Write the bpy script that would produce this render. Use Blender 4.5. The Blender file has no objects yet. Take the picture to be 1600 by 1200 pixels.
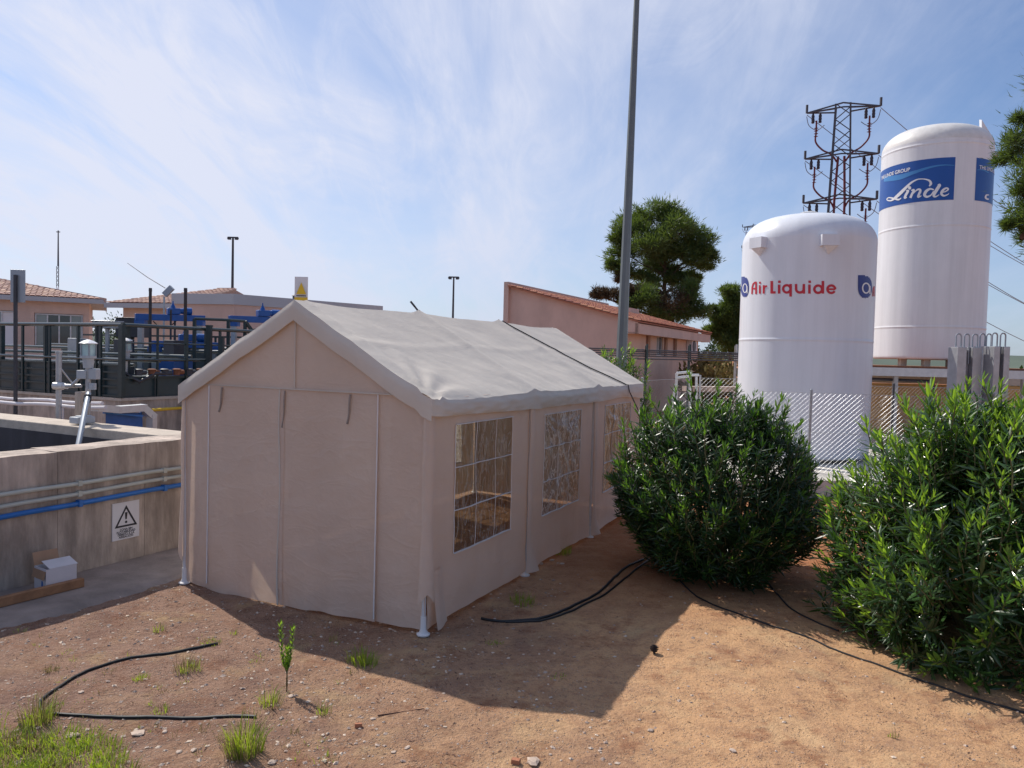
import bpy, bmesh, math, random
import numpy as np
from mathutils import Vector, Matrix, noise
random.seed(7)
rnd = random.random
def ru(a, b): return a + (b - a) * rnd()
R_ = math.radians
scene = bpy.context.scene
COL = scene.collection

# ------------------------------------------------------------------ camera
F = 1188.88; PITCH = -0.0383; ROLL = 0.025; CH = 2.3704
cp, sp = math.cos(PITCH), math.sin(PITCH)
_fw = np.array([0, cp, sp]); _up = np.array([0, -sp, cp]); _rt = np.array([1., 0, 0])
cr, sr = math.cos(ROLL), math.sin(ROLL)
CR = cr * _rt + sr * _up; CU = -sr * _rt + cr * _up; CW = _fw
cam_d = bpy.data.cameras.new('camera'); cam = bpy.data.objects.new('camera', cam_d); COL.objects.link(cam)
cam_d.sensor_width = 36; cam_d.lens = F / 1600 * 36; cam_d.clip_end = 9000; cam_d.clip_start = 0.05
cam.matrix_world = Matrix(((CR[0], CU[0], -CW[0], 0), (CR[1], CU[1], -CW[1], 0), (CR[2], CU[2], -CW[2], CH), (0, 0, 0, 1)))
scene.camera = cam

# ------------------------------------------------------------------ sun, sky, exposure
SUN_AZ, SUN_EL = R_(-44.5), R_(47)
SD = Vector((math.sin(SUN_AZ) * math.cos(SUN_EL), math.cos(SUN_AZ) * math.cos(SUN_EL), math.sin(SUN_EL)))
sl = bpy.data.lights.new('sun', 'SUN'); sl.energy = 4.6; sl.angle = R_(0.53); sl.color = (1.0, 0.94, 0.85)
so = bpy.data.objects.new('sun', sl); COL.objects.link(so)
so.rotation_euler = SD.to_track_quat('Z', 'Y').to_euler(); so.location = (-20, 20, 30)

world = bpy.data.worlds.new('World'); scene.world = world; world.use_nodes = True
def build_sky():
    nt = world.node_tree; N = nt.nodes; L = nt.links
    for x in list(N): N.remove(x)
    out = N.new('ShaderNodeOutputWorld'); bg = N.new('ShaderNodeBackground'); L.new(bg.outputs[0], out.inputs[0])
    bg.inputs[1].default_value = 0.095
    sky = N.new('ShaderNodeTexSky'); sky.sky_type = 'NISHITA'; sky.sun_disc = False
    sky.sun_elevation = SUN_EL; sky.sun_rotation = SUN_AZ
    sky.air_density = 1.0; sky.dust_density = 0.8; sky.ozone_density = 2.0; sky.altitude = 50
    tc = N.new('ShaderNodeTexCoord')
    sep = N.new('ShaderNodeSeparateXYZ'); L.new(tc.outputs['Generated'], sep.inputs[0])
    def M(op, a, b=None, c=None):
        m = N.new('ShaderNodeMath'); m.operation = op
        for i, v in enumerate((a, b, c)):
            if v is None: continue
            if isinstance(v, (int, float)): m.inputs[i].default_value = v
            else: L.new(v, m.inputs[i])
        return m.outputs[0]
    zc = M('MAXIMUM', sep.outputs[2], 0.0); den = M('ADD', zc, 0.30)
    px = M('DIVIDE', sep.outputs[0], den); py = M('DIVIDE', sep.outputs[1], den)
    cmb = N.new('ShaderNodeCombineXYZ'); L.new(px, cmb.inputs[0]); L.new(py, cmb.inputs[1])
    def layer(rot, sx, sy, scale, dist, lo, hi, detail=9, rough=.6, off=0):
        mp = N.new('ShaderNodeMapping'); L.new(cmb.outputs[0], mp.inputs[0])
        mp.inputs['Location'].default_value = (off, off * .7, 0)
        mp.inputs['Rotation'].default_value = (0, 0, R_(rot)); mp.inputs['Scale'].default_value = (sx, sy, 1)
        nz = N.new('ShaderNodeTexNoise'); nz.noise_dimensions = '2D'; L.new(mp.outputs[0], nz.inputs['Vector'])
        nz.inputs['Scale'].default_value = scale; nz.inputs['Detail'].default_value = detail
        nz.inputs['Roughness'].default_value = rough; nz.inputs['Distortion'].default_value = dist
        mr = N.new('ShaderNodeMapRange'); mr.interpolation_type = 'SMOOTHSTEP'; L.new(nz.outputs[0], mr.inputs[0])
        mr.inputs[1].default_value = lo; mr.inputs[2].default_value = hi
        return mr.outputs[0]
    c1 = layer(20, 1.25, .60, 1.0, .55, .26, .74, off=3.1, rough=.56)
    c2 = layer(-48, 1.9, .62, 1.5, .7, .30, .76, off=7.7, rough=.62)
    c3 = layer(24, 1.0, .8, .8, .5, .34, .66, detail=5, off=4.6)
    c4 = layer(-66, 1.8, .5, 4.0, .9, .40, .75, off=5.2, rough=.7)
    # thin cirrus veil is denser towards the sun (forward scattering)
    vd = N.new('ShaderNodeVectorMath'); vd.operation = 'DOT_PRODUCT'; L.new(tc.outputs['Generated'], vd.inputs[0]); vd.inputs[1].default_value = SD
    fs = N.new('ShaderNodeMapRange'); L.new(vd.outputs['Value'], fs.inputs[0])
    fs.inputs[1].default_value = .28; fs.inputs[2].default_value = .86; fs.interpolation_type = 'SMOOTHSTEP'
    w = M('ADD', M('MULTIPLY', c1, .52), M('MULTIPLY', c2, .40))
    w = M('ADD', M('MULTIPLY', w, M('ADD', M('MULTIPLY', c3, .55), .52)), M('MULTIPLY', c4, .14))
    w = M('MULTIPLY', w, M('ADD', M('MULTIPLY', fs.outputs[0], .80), .48))
    w = M('ADD', w, M('MULTIPLY', fs.outputs[0], .30))
    hz = N.new('ShaderNodeMapRange'); L.new(zc, hz.inputs[0]); hz.inputs[1].default_value = 0; hz.inputs[2].default_value = .32
    hz.inputs[3].default_value = .36; hz.inputs[4].default_value = 0; hz.interpolation_type = 'SMOOTHSTEP'
    w = M('MINIMUM', M('ADD', w, hz.outputs[0]), .93)
    mix = N.new('ShaderNodeMix'); mix.data_type = 'RGBA'; L.new(w, mix.inputs[0])
    tint = N.new('ShaderNodeMix'); tint.data_type = 'RGBA'; tint.blend_type = 'MULTIPLY'; tint.inputs[0].default_value = 1
    L.new(sky.outputs[0], tint.inputs[6]); tint.inputs[7].default_value = (.81, 1.01, 1.27, 1)
    L.new(tint.outputs[2], mix.inputs[6])
    cc = N.new('ShaderNodeMix'); cc.data_type = 'RGBA'; L.new(fs.outputs[0], cc.inputs[0])
    cc.inputs[6].default_value = (6.4, 7.1, 9.0, 1); cc.inputs[7].default_value = (8.2, 8.5, 9.9, 1)
    L.new(cc.outputs[2], mix.inputs[7])
    L.new(mix.outputs[2], bg.inputs[0])
build_sky()
vs = scene.view_settings
scene.display_settings.display_device = 'sRGB'
vs.view_transform = 'Standard'; vs.look = 'None'; vs.gamma = 1; vs.exposure = 0.0; vs.use_curve_mapping = False
scene.cycles.max_bounces = 8; scene.cycles.transparent_max_bounces = 16; scene.cycles.transmission_bounces = 6

# ------------------------------------------------------------------ helpers
def ray(x, y): return CW + CR * (x - 800) / F - CU * (y - 600) / F
def at(x, y, Y):
    d = ray(x, y); return Vector(d * (Y / d[1]) + np.array([0, 0, CH]))
def gr(x, y, z=0.0):
    d = ray(x, y); return Vector(d * ((z - CH) / d[2]) + np.array([0, 0, CH]))
def V(*a): return Vector(a)

class MB:
    def __init__(s): s.v = []; s.f = []; s.mi = []
    def face(s, pts, mi=0):
        b = len(s.v); s.v += [tuple(p) for p in pts]; s.f.append(tuple(range(b, b + len(pts)))); s.mi.append(mi)
    def raw(s, vs_, fs_, mi=0):
        b = len(s.v); s.v += [tuple(p) for p in vs_]
        for f in fs_: s.f.append(tuple(i + b for i in f)); s.mi.append(mi)
    def frame_box(s, o, ax, ay, az, mi=0):      # box from corner o along three full edge vectors
        o = Vector(o); ax = Vector(ax); ay = Vector(ay); az = Vector(az)
        p = [o, o + ax, o + ax + ay, o + ay, o + az, o + ax + az, o + ax + ay + az, o + ay + az]
        fs_ = [(0, 3, 2, 1), (4, 5, 6, 7), (0, 1, 5, 4), (1, 2, 6, 5), (2, 3, 7, 6), (3, 0, 4, 7)]
        if ax.cross(ay).dot(az) < 0: fs_ = [f[::-1] for f in fs_]
        s.raw(p, fs_, mi); return s
    def box(s, c, d, rz=0, mi=0):
        c = Vector(c); ca, sa = math.cos(rz), math.sin(rz)
        ax = V(ca, sa, 0) * d[0]; ay = V(-sa, ca, 0) * d[1]; az = V(0, 0, d[2])
        return s.frame_box(c - ax / 2 - ay / 2 - az / 2, ax, ay, az, mi)
    def beam(s, a, b, w, h=None, mi=0, up=V(0, 0, 1)):
        a = Vector(a); b = Vector(b); h = h or w; d = (b - a)
        if d.length < 1e-6: return s
        dn = d.normalized(); u = up if abs(dn.dot(up)) < .97 else V(1, 0, 0)
        sx = dn.cross(u).normalized(); sy = sx.cross(dn).normalized()
        return s.frame_box(a - sx * w / 2 - sy * h / 2, sx * w, sy * h, d, mi)
    def tube(s, pts, r, n=6, mi=0, cap=True):
        pts = [Vector(p) for p in pts]; k = len(pts)
        rs = r if isinstance(r, (list, tuple)) else [r] * k
        b = len(s.v); prev = None
        for i, p in enumerate(pts):
            t = (pts[min(i + 1, k - 1)] - pts[max(i - 1, 0)])
            t = t.normalized() if t.length > 1e-9 else V(0, 0, 1)
            if prev is None:
                a = V(0, 0, 1) if abs(t.z) < .9 else V(1, 0, 0); x = t.cross(a).normalized()
            else:
                x = prev - t * prev.dot(t); x = x.normalized() if x.length > 1e-6 else t.cross(V(0, 0, 1)).normalized()
            prev = x; y = t.cross(x)
            for j in range(n):
                a = 2 * math.pi * j / n; s.v.append(tuple(p + (x * math.cos(a) + y * math.sin(a)) * rs[i]))
        for i in range(k - 1):
            for j in range(n):
                s.f.append((b + i * n + j, b + i * n + (j + 1) % n, b + (i + 1) * n + (j + 1) % n, b + (i + 1) * n + j)); s.mi.append(mi)
        if cap:
            s.f.append(tuple(b + j for j in range(n))[::-1]); s.mi.append(mi)
            s.f.append(tuple(b + (k - 1) * n + j for j in range(n))); s.mi.append(mi)
        return s
    def lathe(s, c, prof, n=48, mi=0, capb=True, capt=True):
        c = Vector(c); b = len(s.v); k = len(prof)
        for (r, z) in prof:
            for j in range(n):
                a = 2 * math.pi * j / n; s.v.append((c.x + r * math.cos(a), c.y + r * math.sin(a), c.z + z))
        for i in range(k - 1):
            for j in range(n):
                s.f.append((b + i * n + j, b + i * n + (j + 1) % n, b + (i + 1) * n + (j + 1) % n, b + (i + 1) * n + j)); s.mi.append(mi)
        if capb: s.f.append(tuple(b + j for j in range(n))[::-1]); s.mi.append(mi)
        if capt: s.f.append(tuple(b + (k - 1) * n + j for j in range(n))); s.mi.append(mi)
        return s
    def grid(s, fn, nu, nv, mi=0, skip=None):
        b = len(s.v)
        for i in range(nu + 1):
            for j in range(nv + 1): s.v.append(tuple(fn(i / nu, j / nv)))
        for i in range(nu):
            for j in range(nv):
                if skip and skip((i + .5) / nu, (j + .5) / nv): continue
                s.f.append((b + i * (nv + 1) + j, b + (i + 1) * (nv + 1) + j, b + (i + 1) * (nv + 1) + j + 1, b + i * (nv + 1) + j + 1)); s.mi.append(mi)
        return s
    def mesh(s, name, mats, smooth=False, off=V(0, 0, 0), auto=None):
        me = bpy.data.meshes.new(name)
        me.from_pydata([(x - off.x, y - off.y, z - off.z) for x, y, z in s.v], [], s.f)
        for m in (mats if isinstance(mats, (list, tuple)) else [mats]): me.materials.append(m)
        if any(s.mi): me.polygons.foreach_set('material_index', s.mi)
        if smooth:
            me.polygons.foreach_set('use_smooth', [True] * len(me.polygons))
            if auto:
                try: me.set_sharp_from_angle(angle=R_(auto))
                except Exception: pass
        me.update(); return me
    def build(s, name, mats, parent=None, smooth=False, auto=35, world=True, kind=None, bevel=0):
        off = V(0, 0, 0)
        if parent is not None and world:
            q = parent
            while q.parent: q = q.parent
            off = Vector(q.location)
        o = bpy.data.objects.new(name, s.mesh(name, mats, smooth, off, auto)); COL.objects.link(o)
        if parent is not None: o.parent = parent
        if kind: o['kind'] = kind
        if bevel:
            bm = o.modifiers.new('bevel', 'BEVEL'); bm.width = bevel; bm.segments = 2; bm.limit_method = 'ANGLE'; bm.angle_limit = R_(50)
        return o
def tag(o, label, cat, group=None):
    o['label'] = label; o['category'] = cat
    if group: o['group'] = group
    return o
def thing(name, label, cat, loc=(0, 0, 0), group=None):
    o = bpy.data.objects.new(name, None); COL.objects.link(o); o.location = loc; o.empty_display_size = .2
    return tag(o, label, cat, group)
def copy_tree(o, parent=None):
    c = o.copy(); COL.objects.link(c)
    if parent is not None: c.parent = parent
    for ch in list(o.children): copy_tree(ch, c)
    return c
def solo(mb, name, mats, label, cat, origin, smooth=False, group=None, auto=35, bevel=0):
    origin = Vector(origin)
    o = bpy.data.objects.new(name, mb.mesh(name, mats, smooth, origin, auto)); COL.objects.link(o); o.location = origin
    if bevel:
        b = o.modifiers.new('bevel', 'BEVEL'); b.width = bevel; b.segments = 2; b.limit_method = 'ANGLE'; b.angle_limit = R_(50)
    return tag(o, label, cat, group)

# ------------------------------------------------------------------ materials
def mat(name, col, rough=.6, var=.25, scale=6, col2=None, bump=0, bscale=40, metal=0, stretch=None, spec=.5, detail=6, translucent=0, island=0, tcol=None, mottle=0, mscale=1.5, mstretch=(1, 1, 1), crease=0, holes=0):
    m = bpy.data.materials.new(name); m.use_nodes = True
    nt = m.node_tree; N = nt.nodes; L = nt.links; b = N['Principled BSDF']
    b.inputs['Roughness'].default_value = rough; b.inputs['Metallic'].default_value = metal
    b.inputs['Specular IOR Level'].default_value = spec
    geo = N.new('ShaderNodeNewGeometry')
    mp = N.new('ShaderNodeMapping'); L.new(geo.outputs['Position'], mp.inputs[0])
    if stretch: mp.inputs['Scale'].default_value = stretch
    nz = N.new('ShaderNodeTexNoise'); L.new(mp.outputs[0], nz.inputs['Vector']); nz.inputs['Scale'].default_value = scale
    nz.inputs['Detail'].default_value = detail; nz.inputs['Roughness'].default_value = .62
    rp = N.new('ShaderNodeMapRange'); L.new(nz.outputs[0], rp.inputs[0]); rp.inputs[1].default_value = .3; rp.inputs[2].default_value = .7
    mx = N.new('ShaderNodeMix'); mx.data_type = 'RGBA'; L.new(rp.outputs[0], mx.inputs[0])
    c2 = col2 or tuple(c * (1 - var) for c in col)
    mx.inputs[6].default_value = (*c2, 1); mx.inputs[7].default_value = (*[min(.92, c * (1 + var * .35)) for c in col], 1)
    co = mx.outputs[2]
    if mottle:
        n3 = N.new('ShaderNodeTexNoise'); m3 = N.new('ShaderNodeMapping'); L.new(geo.outputs['Position'], m3.inputs[0]); m3.inputs['Scale'].default_value = mstretch
        L.new(m3.outputs[0], n3.inputs['Vector']); n3.inputs['Scale'].default_value = mscale; n3.inputs['Detail'].default_value = 7; n3.inputs['Roughness'].default_value = .68
        r3 = N.new('ShaderNodeMapRange'); L.new(n3.outputs[0], r3.inputs[0]); r3.inputs[1].default_value = .36; r3.inputs[2].default_value = .62; r3.inputs[3].default_value = 1 - mottle; r3.inputs[4].default_value = 1
        h3 = N.new('ShaderNodeHueSaturation'); L.new(r3.outputs[0], h3.inputs['Value']); L.new(co, h3.inputs['Color']); co = h3.outputs[0]
    if island:
        hs = N.new('ShaderNodeHueSaturation'); mr = N.new('ShaderNodeMapRange'); L.new(geo.outputs['Random Per Island'], mr.inputs[0])
        mr.inputs[3].default_value = 1 - island; mr.inputs[4].default_value = 1 + island
        L.new(mr.outputs[0], hs.inputs['Value']); L.new(co, hs.inputs['Color'])
        mh = N.new('ShaderNodeMapRange'); L.new(geo.outputs['Random Per Island'], mh.inputs[0]); mh.inputs[3].default_value = .485; mh.inputs[4].default_value = .515
        L.new(mh.outputs[0], hs.inputs['Hue']); co = hs.outputs[0]
    L.new(co, b.inputs['Base Color'])
    if bump:
        n2 = N.new('ShaderNodeTexNoise'); L.new(mp.outputs[0], n2.inputs['Vector']); n2.inputs['Scale'].default_value = bscale; n2.inputs['Detail'].default_value = 5
        bp = N.new('ShaderNodeBump'); bp.inputs['Strength'].default_value = bump; bp.inputs['Distance'].default_value = .02
        hh = n2.outputs[0]
        if crease:      # packing creases: ridged noise, plus a fine weave
            for sc_, wt_, st_ in ((1.6, 1.0, (1, 1, .55)), (3.4, .7, (.6, .6, 1.5)), (9, .3, (1, 1, 1))):
                mq = N.new('ShaderNodeMapping'); L.new(geo.outputs['Position'], mq.inputs[0]); mq.inputs['Scale'].default_value = st_; mq.inputs['Rotation'].default_value = (.3, .2, .5 * sc_)
                q = N.new('ShaderNodeTexNoise'); L.new(mq.outputs[0], q.inputs[0]); q.inputs['Scale'].default_value = sc_; q.inputs['Detail'].default_value = 3; q.inputs['Distortion'].default_value = .8
                a1 = N.new('ShaderNodeMath'); a1.operation = 'SUBTRACT'; L.new(q.outputs[0], a1.inputs[0]); a1.inputs[1].default_value = .5
                a2 = N.new('ShaderNodeMath'); a2.operation = 'ABSOLUTE'; L.new(a1.outputs[0], a2.inputs[0])
                a3 = N.new('ShaderNodeMath'); a3.operation = 'POWER'; L.new(a2.outputs[0], a3.inputs[0]); a3.inputs[1].default_value = .5
                a4 = N.new('ShaderNodeMath'); a4.operation = 'MULTIPLY_ADD'; L.new(a3.outputs[0], a4.inputs[0]); a4.inputs[1].default_value = -crease * wt_; L.new(hh, a4.inputs[2]); hh = a4.outputs[0]
        L.new(hh, bp.inputs['Height']); L.new(bp.outputs[0], b.inputs['Normal'])
    if translucent:
        tr = N.new('ShaderNodeBsdfTranslucent')
        if tcol: tr.inputs[0].default_value = (*tcol, 1)
        else: L.new(co, tr.inputs[0])
        ms = N.new('ShaderNodeMixShader'); ms.inputs[0].default_value = translucent
        L.new(b.outputs[0], ms.inputs[1]); L.new(tr.outputs[0], ms.inputs[2]); res = ms.outputs[0]
        if holes:
            tp_ = N.new('ShaderNodeBsdfTransparent'); mh_ = N.new('ShaderNodeMixShader'); mh_.inputs[0].default_value = holes; L.new(res, mh_.inputs[1]); L.new(tp_.outputs[0], mh_.inputs[2]); res = mh_.outputs[0]
        L.new(res, N['Material Output'].inputs[0])
    return m

M = {}
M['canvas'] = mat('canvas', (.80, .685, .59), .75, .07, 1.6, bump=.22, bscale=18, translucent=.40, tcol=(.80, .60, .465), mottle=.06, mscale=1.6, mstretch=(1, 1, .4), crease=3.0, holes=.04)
M['canvas_dim'] = mat('canvas_back', (.55, .47, .42), .75, .10, 2.2, bump=.25, bscale=14, translucent=.10, tcol=(.62, .42, .30))  # same cloth, coloured darker and less translucent to imitate a dim interior
M['canvas_roof'] = mat('canvas_roof', (.68, .62, .545), .7, .05, 2.0, bump=.14, bscale=16, mottle=.05, mscale=1.6, crease=1.2, translucent=.14, tcol=(.60, .42, .29))
M['strip_white'] = mat('strip_white', (.72, .70, .70), .6, .08, 8)
M['white_steel'] = mat('white_steel', (.62, .63, .66), .4, .1, 10)
M['tie'] = mat('tie', (.30, .25, .22), .8)
M['concrete'] = mat('concrete', (.60, .49, .41), .9, .40, 3.2, bump=.5, bscale=30, stretch=(1, 1, .45), mottle=.45, mscale=2.6, mstretch=(1.6, 1.6, .22))
M['concrete_light'] = mat('concrete_light', (.54, .46, .38), .9, .25, 5, bump=.4, bscale=35)
M['concrete_dark'] = mat('concrete_dark', (.055, .05, .06), .8, .5, 2.5, stretch=(1, 1, .2))
M['path'] = mat('path_concrete', (.31, .25, .22), .9, .35, 3, bump=.3, bscale=30)
M['pad'] = mat('pad_concrete', (.60, .56, .50), .9, .2, 3, bump=.25, bscale=30)
M['pvc_green'] = mat('pvc_green', (.52, .53, .47), .45, .1)
M['pvc_blue'] = mat('pvc_blue', (.02, .16, .50), .4, .2)
M['black'] = mat('black_rubber', (.015, .015, .017), .5, .3)
M['sign_white'] = mat('sign_white', (.72, .70, .72), .4, .06)
M['sign_black'] = mat('sign_black', (.02, .02, .03), .5, .1)
M['sign_yellow'] = mat('sign_yellow', (.75, .48, .02), .5, .08)
M['sign_grey'] = mat('sign_grey', (.34, .37, .41), .4, .06, metal=.4)
M['cardboard'] = mat('cardboard', (.40, .24, .15), .85, .15)
M['boxwhite'] = mat('box_white', (.66, .62, .64), .7, .08)
M['wood'] = mat('wood', (.36, .18, .09), .8, .35, 9, stretch=(1, 1, 1), bump=.2)
M['tank_white'] = mat('tank_white', (.765, .785, .835), .30, .03, 1.5, spec=.5, mottle=.07, mscale=2.5, mstretch=(2, 2, .12))
M['tank_white2'] = mat('tank_white_aged', (.765, .765, .785), .34, .05, 1.0, spec=.5, mottle=.10, mscale=2.2, mstretch=(2, 2, .12))
M['dome_dusty'] = mat('dome_dusty', (.72, .70, .67), .4, .15, 5)
M['red'] = mat('red_print', (.55, .012, .03), .35, .05)
M['navy'] = mat('navy_print', (.01, .025, .22), .35, .05)
M['banner'] = mat('banner_blue', (.008, .075, .33), .35, .05)
M['banner_light'] = mat('banner_light', (.05, .22, .52), .35, .05)
M['print_white'] = mat('print_white', (.78, .78, .80), .35, .03)
M['green_steel'] = mat('green_steel', (.014, .034, .038), .42, .4, 4)
M['green_rail'] = mat('green_rail', (.035, .055, .055), .22, .3, 4, spec=.9)
M['green_panel'] = mat('green_panel', (.018, .045, .055), .38, .35, 2, stretch=(1, 1, .3))
M['blue_paint'] = mat('blue_paint', (.008, .095, .36), .35, .2)
M['galv'] = mat('galvanised', (.42, .43, .45), .4, .2, 8, metal=.55)
M['galv_light'] = mat('galvanised_light', (.60, .61, .62), .4, .12, 8, metal=.3)
M['rod'] = mat('dark_rod', (.05, .05, .06), .5)
M['pole_paint'] = mat('pole_paint', (.13, .155, .165), .5, .12, 3)
M['glass_dark'] = mat('glass_dark', (.03, .035, .04), .08, .3, 1.5, spec=.8)
M['glass_pale'] = mat('glass_pale', (.22, .27, .27), .12, .3, 1.5, spec=.8)
M['lens'] = mat('lens', (.42, .60, .62), .12, .25)
M['plaster'] = mat('pink_plaster', (.68, .51, .43), .9, .10, .8, mottle=.12, mscale=1.2, mstretch=(1, 1, .4))
M['plaster_warm'] = mat('warm_plaster', (.70, .50, .39), .9, .10, .8, mottle=.12, mscale=1.2, mstretch=(1, 1, .4))
M['plaster_mauve'] = mat('mauve_plaster', (.62, .45, .385), .9, .10, .8, mottle=.12, mscale=1.2, mstretch=(1, 1, .4))
M['fascia'] = mat('grey_fascia', (.43, .45, .48), .6, .08, 1)
M['tile'] = mat('roof_tile', (.42, .155, .095), .8, .3, 9, island=.35)
M['tile_pale'] = mat('roof_tile_pale', (.50, .31, .245), .85, .3, 9, island=.3)
M['shutter'] = mat('shutter', (.24, .11, .065), .7)
M['aluminium'] = mat('aluminium', (.55, .56, .58), .4, metal=.4)
M['pylon'] = mat('pylon_steel', (.075, .075, .09), .55, .2, 3, metal=.3)
M['cable_red'] = mat('cable_red', (.16, .02, .03), .5)
M['insulator'] = mat('insulator', (.035, .02, .03), .3)
M['wire'] = mat('wire', (.16, .15, .17), .5)
M['bark'] = mat('bark', (.10, .065, .045), .9, .4, 12, bump=.5)
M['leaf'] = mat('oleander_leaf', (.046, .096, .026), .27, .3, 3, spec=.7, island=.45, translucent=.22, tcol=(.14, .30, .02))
M['leaf_dark'] = mat('oleander_old_shaded_leaf', (.022, .052, .016), .34, .3, 3, spec=.5, island=.4, translucent=.24, tcol=(.07, .19, .015))
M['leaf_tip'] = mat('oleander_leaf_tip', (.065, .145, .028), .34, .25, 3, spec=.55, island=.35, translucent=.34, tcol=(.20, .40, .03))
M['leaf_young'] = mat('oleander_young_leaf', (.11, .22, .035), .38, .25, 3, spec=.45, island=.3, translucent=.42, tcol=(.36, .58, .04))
M['stem'] = mat('stem', (.14, .13, .06), .8)
M['pine'] = mat('pine_needles', (.070, .115, .034), .6, .3, 2, island=.4, translucent=.35, tcol=(.16, .24, .03))
M['pine_brown'] = mat('pine_dry', (.09, .06, .03), .7, .3, 2, island=.4, translucent=.2)
M['tree_leaf'] = mat('tree_leaf', (.04, .085, .02), .6, .3, 2, island=.4, translucent=.25)
M['grass'] = mat('grass_blade', (.20, .30, .035), .6, .25, 3, island=.4, translucent=.45, tcol=(.45, .58, .04))
M['grass_dry'] = mat('grass_dry', (.32, .26, .10), .7, .25, 3, island=.35, translucent=.3)
M['dry_brush'] = mat('dry_brush', (.20, .15, .05), .8, .3, 2, island=.4, translucent=.2)
M['stone'] = mat('stone', (.50, .385, .31), .85, .25, 15, island=.4, bump=.3, bscale=60)
M['brick_bit'] = mat('brick_bit', (.42, .17, .09), .85, .25, 20, bump=.3)
M['cone'] = mat('pine_cone', (.035, .022, .022), .8)
M['litter'] = mat('litter', (.15, .075, .05), .9, .3, 8, island=.5)
M['rust'] = mat('rust', (.26, .10, .05), .85, .4, 2)
M['cream'] = mat('cream', (.55, .48, .38), .7, .12)
M['ochre'] = mat('ochre_wall', (.66, .40, .14), .85, .2, 1.5)
M['water'] = mat('dark_water', (.02, .025, .025), .05, .1)
M['hill'] = mat('far_hills', (.10, .13, .10), 1.0, .3, .005)
M['curtain'] = mat('curtain', (.45, .45, .42), .8, .1)
M['asphalt'] = mat('asphalt', (.06, .06, .065), .9, .25, 3)

def film(name, haze, crease_glare, tint=(.80, .80, .78), sc=(9, 9, 1.2), rot=0, clear=(.86, .85, .80)):
    m = bpy.data.materials.new(name); m.use_nodes = True; nt = m.node_tree; N = nt.nodes; L = nt.links
    for x in list(N): N.remove(x)
    out = N.new('ShaderNodeOutputMaterial'); tr = N.new('ShaderNodeBsdfTransparent'); tr.inputs[0].default_value = (*clear, 1)
    gl = N.new('ShaderNodeBsdfGlossy'); gl.inputs['Roughness'].default_value = .12; gl.inputs[0].default_value = (.9, .9, .9, 1)
    df = N.new('ShaderNodeBsdfTranslucent'); df.inputs[0].default_value = (*tint, 1)
    d2 = N.new('ShaderNodeBsdfDiffuse'); d2.inputs[0].default_value = (*tint, 1)
    m0 = N.new('ShaderNodeMixShader'); m0.inputs[0].default_value = .5; L.new(df.outputs[0], m0.inputs[1]); L.new(d2.outputs[0], m0.inputs[2])
    geo = N.new('ShaderNodeNewGeometry'); mp = N.new('ShaderNodeMapping'); L.new(geo.outputs['Position'], mp.inputs[0])
    mp.inputs['Rotation'].default_value = (R_(rot), R_(rot * .6), 0); mp.inputs['Scale'].default_value = sc
    nz = N.new('ShaderNodeTexNoise'); L.new(mp.outputs[0], nz.inputs[0]); nz.inputs['Scale'].default_value = 2.2; nz.inputs['Detail'].default_value = 4; nz.inputs['Distortion'].default_value = .6
    ab = N.new('ShaderNodeMath'); ab.operation = 'SUBTRACT'; L.new(nz.outputs[0], ab.inputs[0]); ab.inputs[1].default_value = .5
    ab2 = N.new('ShaderNodeMath'); ab2.operation = 'ABSOLUTE'; L.new(ab.outputs[0], ab2.inputs[0])
    rg = N.new('ShaderNodeMapRange'); L.new(ab2.outputs[0], rg.inputs[0]); rg.inputs[1].default_value = 0; rg.inputs[2].default_value = .045
    rg.inputs[3].default_value = haze + crease_glare; rg.inputs[4].default_value = haze  # white lines painted along the creases stand in for glare
    m1 = N.new('ShaderNodeMixShader'); L.new(rg.outputs[0], m1.inputs[0]); L.new(tr.outputs[0], m1.inputs[1]); L.new(m0.outputs[0], m1.inputs[2])
    fr = N.new('ShaderNodeFresnel'); fr.inputs[0].default_value = 1.5
    bp = N.new('ShaderNodeBump'); bp.inputs['Strength'].default_value = 1; bp.inputs['Distance'].default_value = .05; L.new(nz.outputs[0], bp.inputs['Height'])
    L.new(bp.outputs[0], gl.inputs['Normal'])
    m2 = N.new('ShaderNodeMixShader'); L.new(fr.outputs[0], m2.inputs[0]); L.new(m1.outputs[0], m2.inputs[1]); L.new(gl.outputs[0], m2.inputs[2])
    L.new(m2.outputs[0], out.inputs[0]); return m
M['film_plain'] = film('film_plain', .02, .05)
M['film_tinted'] = film('film_tinted', .06, .30, rot=14, sc=(6, 6, 1.6), clear=(.54, .53, .47))  # tint darkens the view inside, standing in for interior shade
M['film_creased_glare'] = film('film_creased_glare', .20, .75, sc=(8, 8, 2.4), rot=38, clear=(.50, .48, .43))
M['film_streaky'] = film('film_streaky', .25, .60, clear=(.6,.55,.45), tint=(.82, .70, .52), sc=(14, 14, .7), rot=3)

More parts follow.
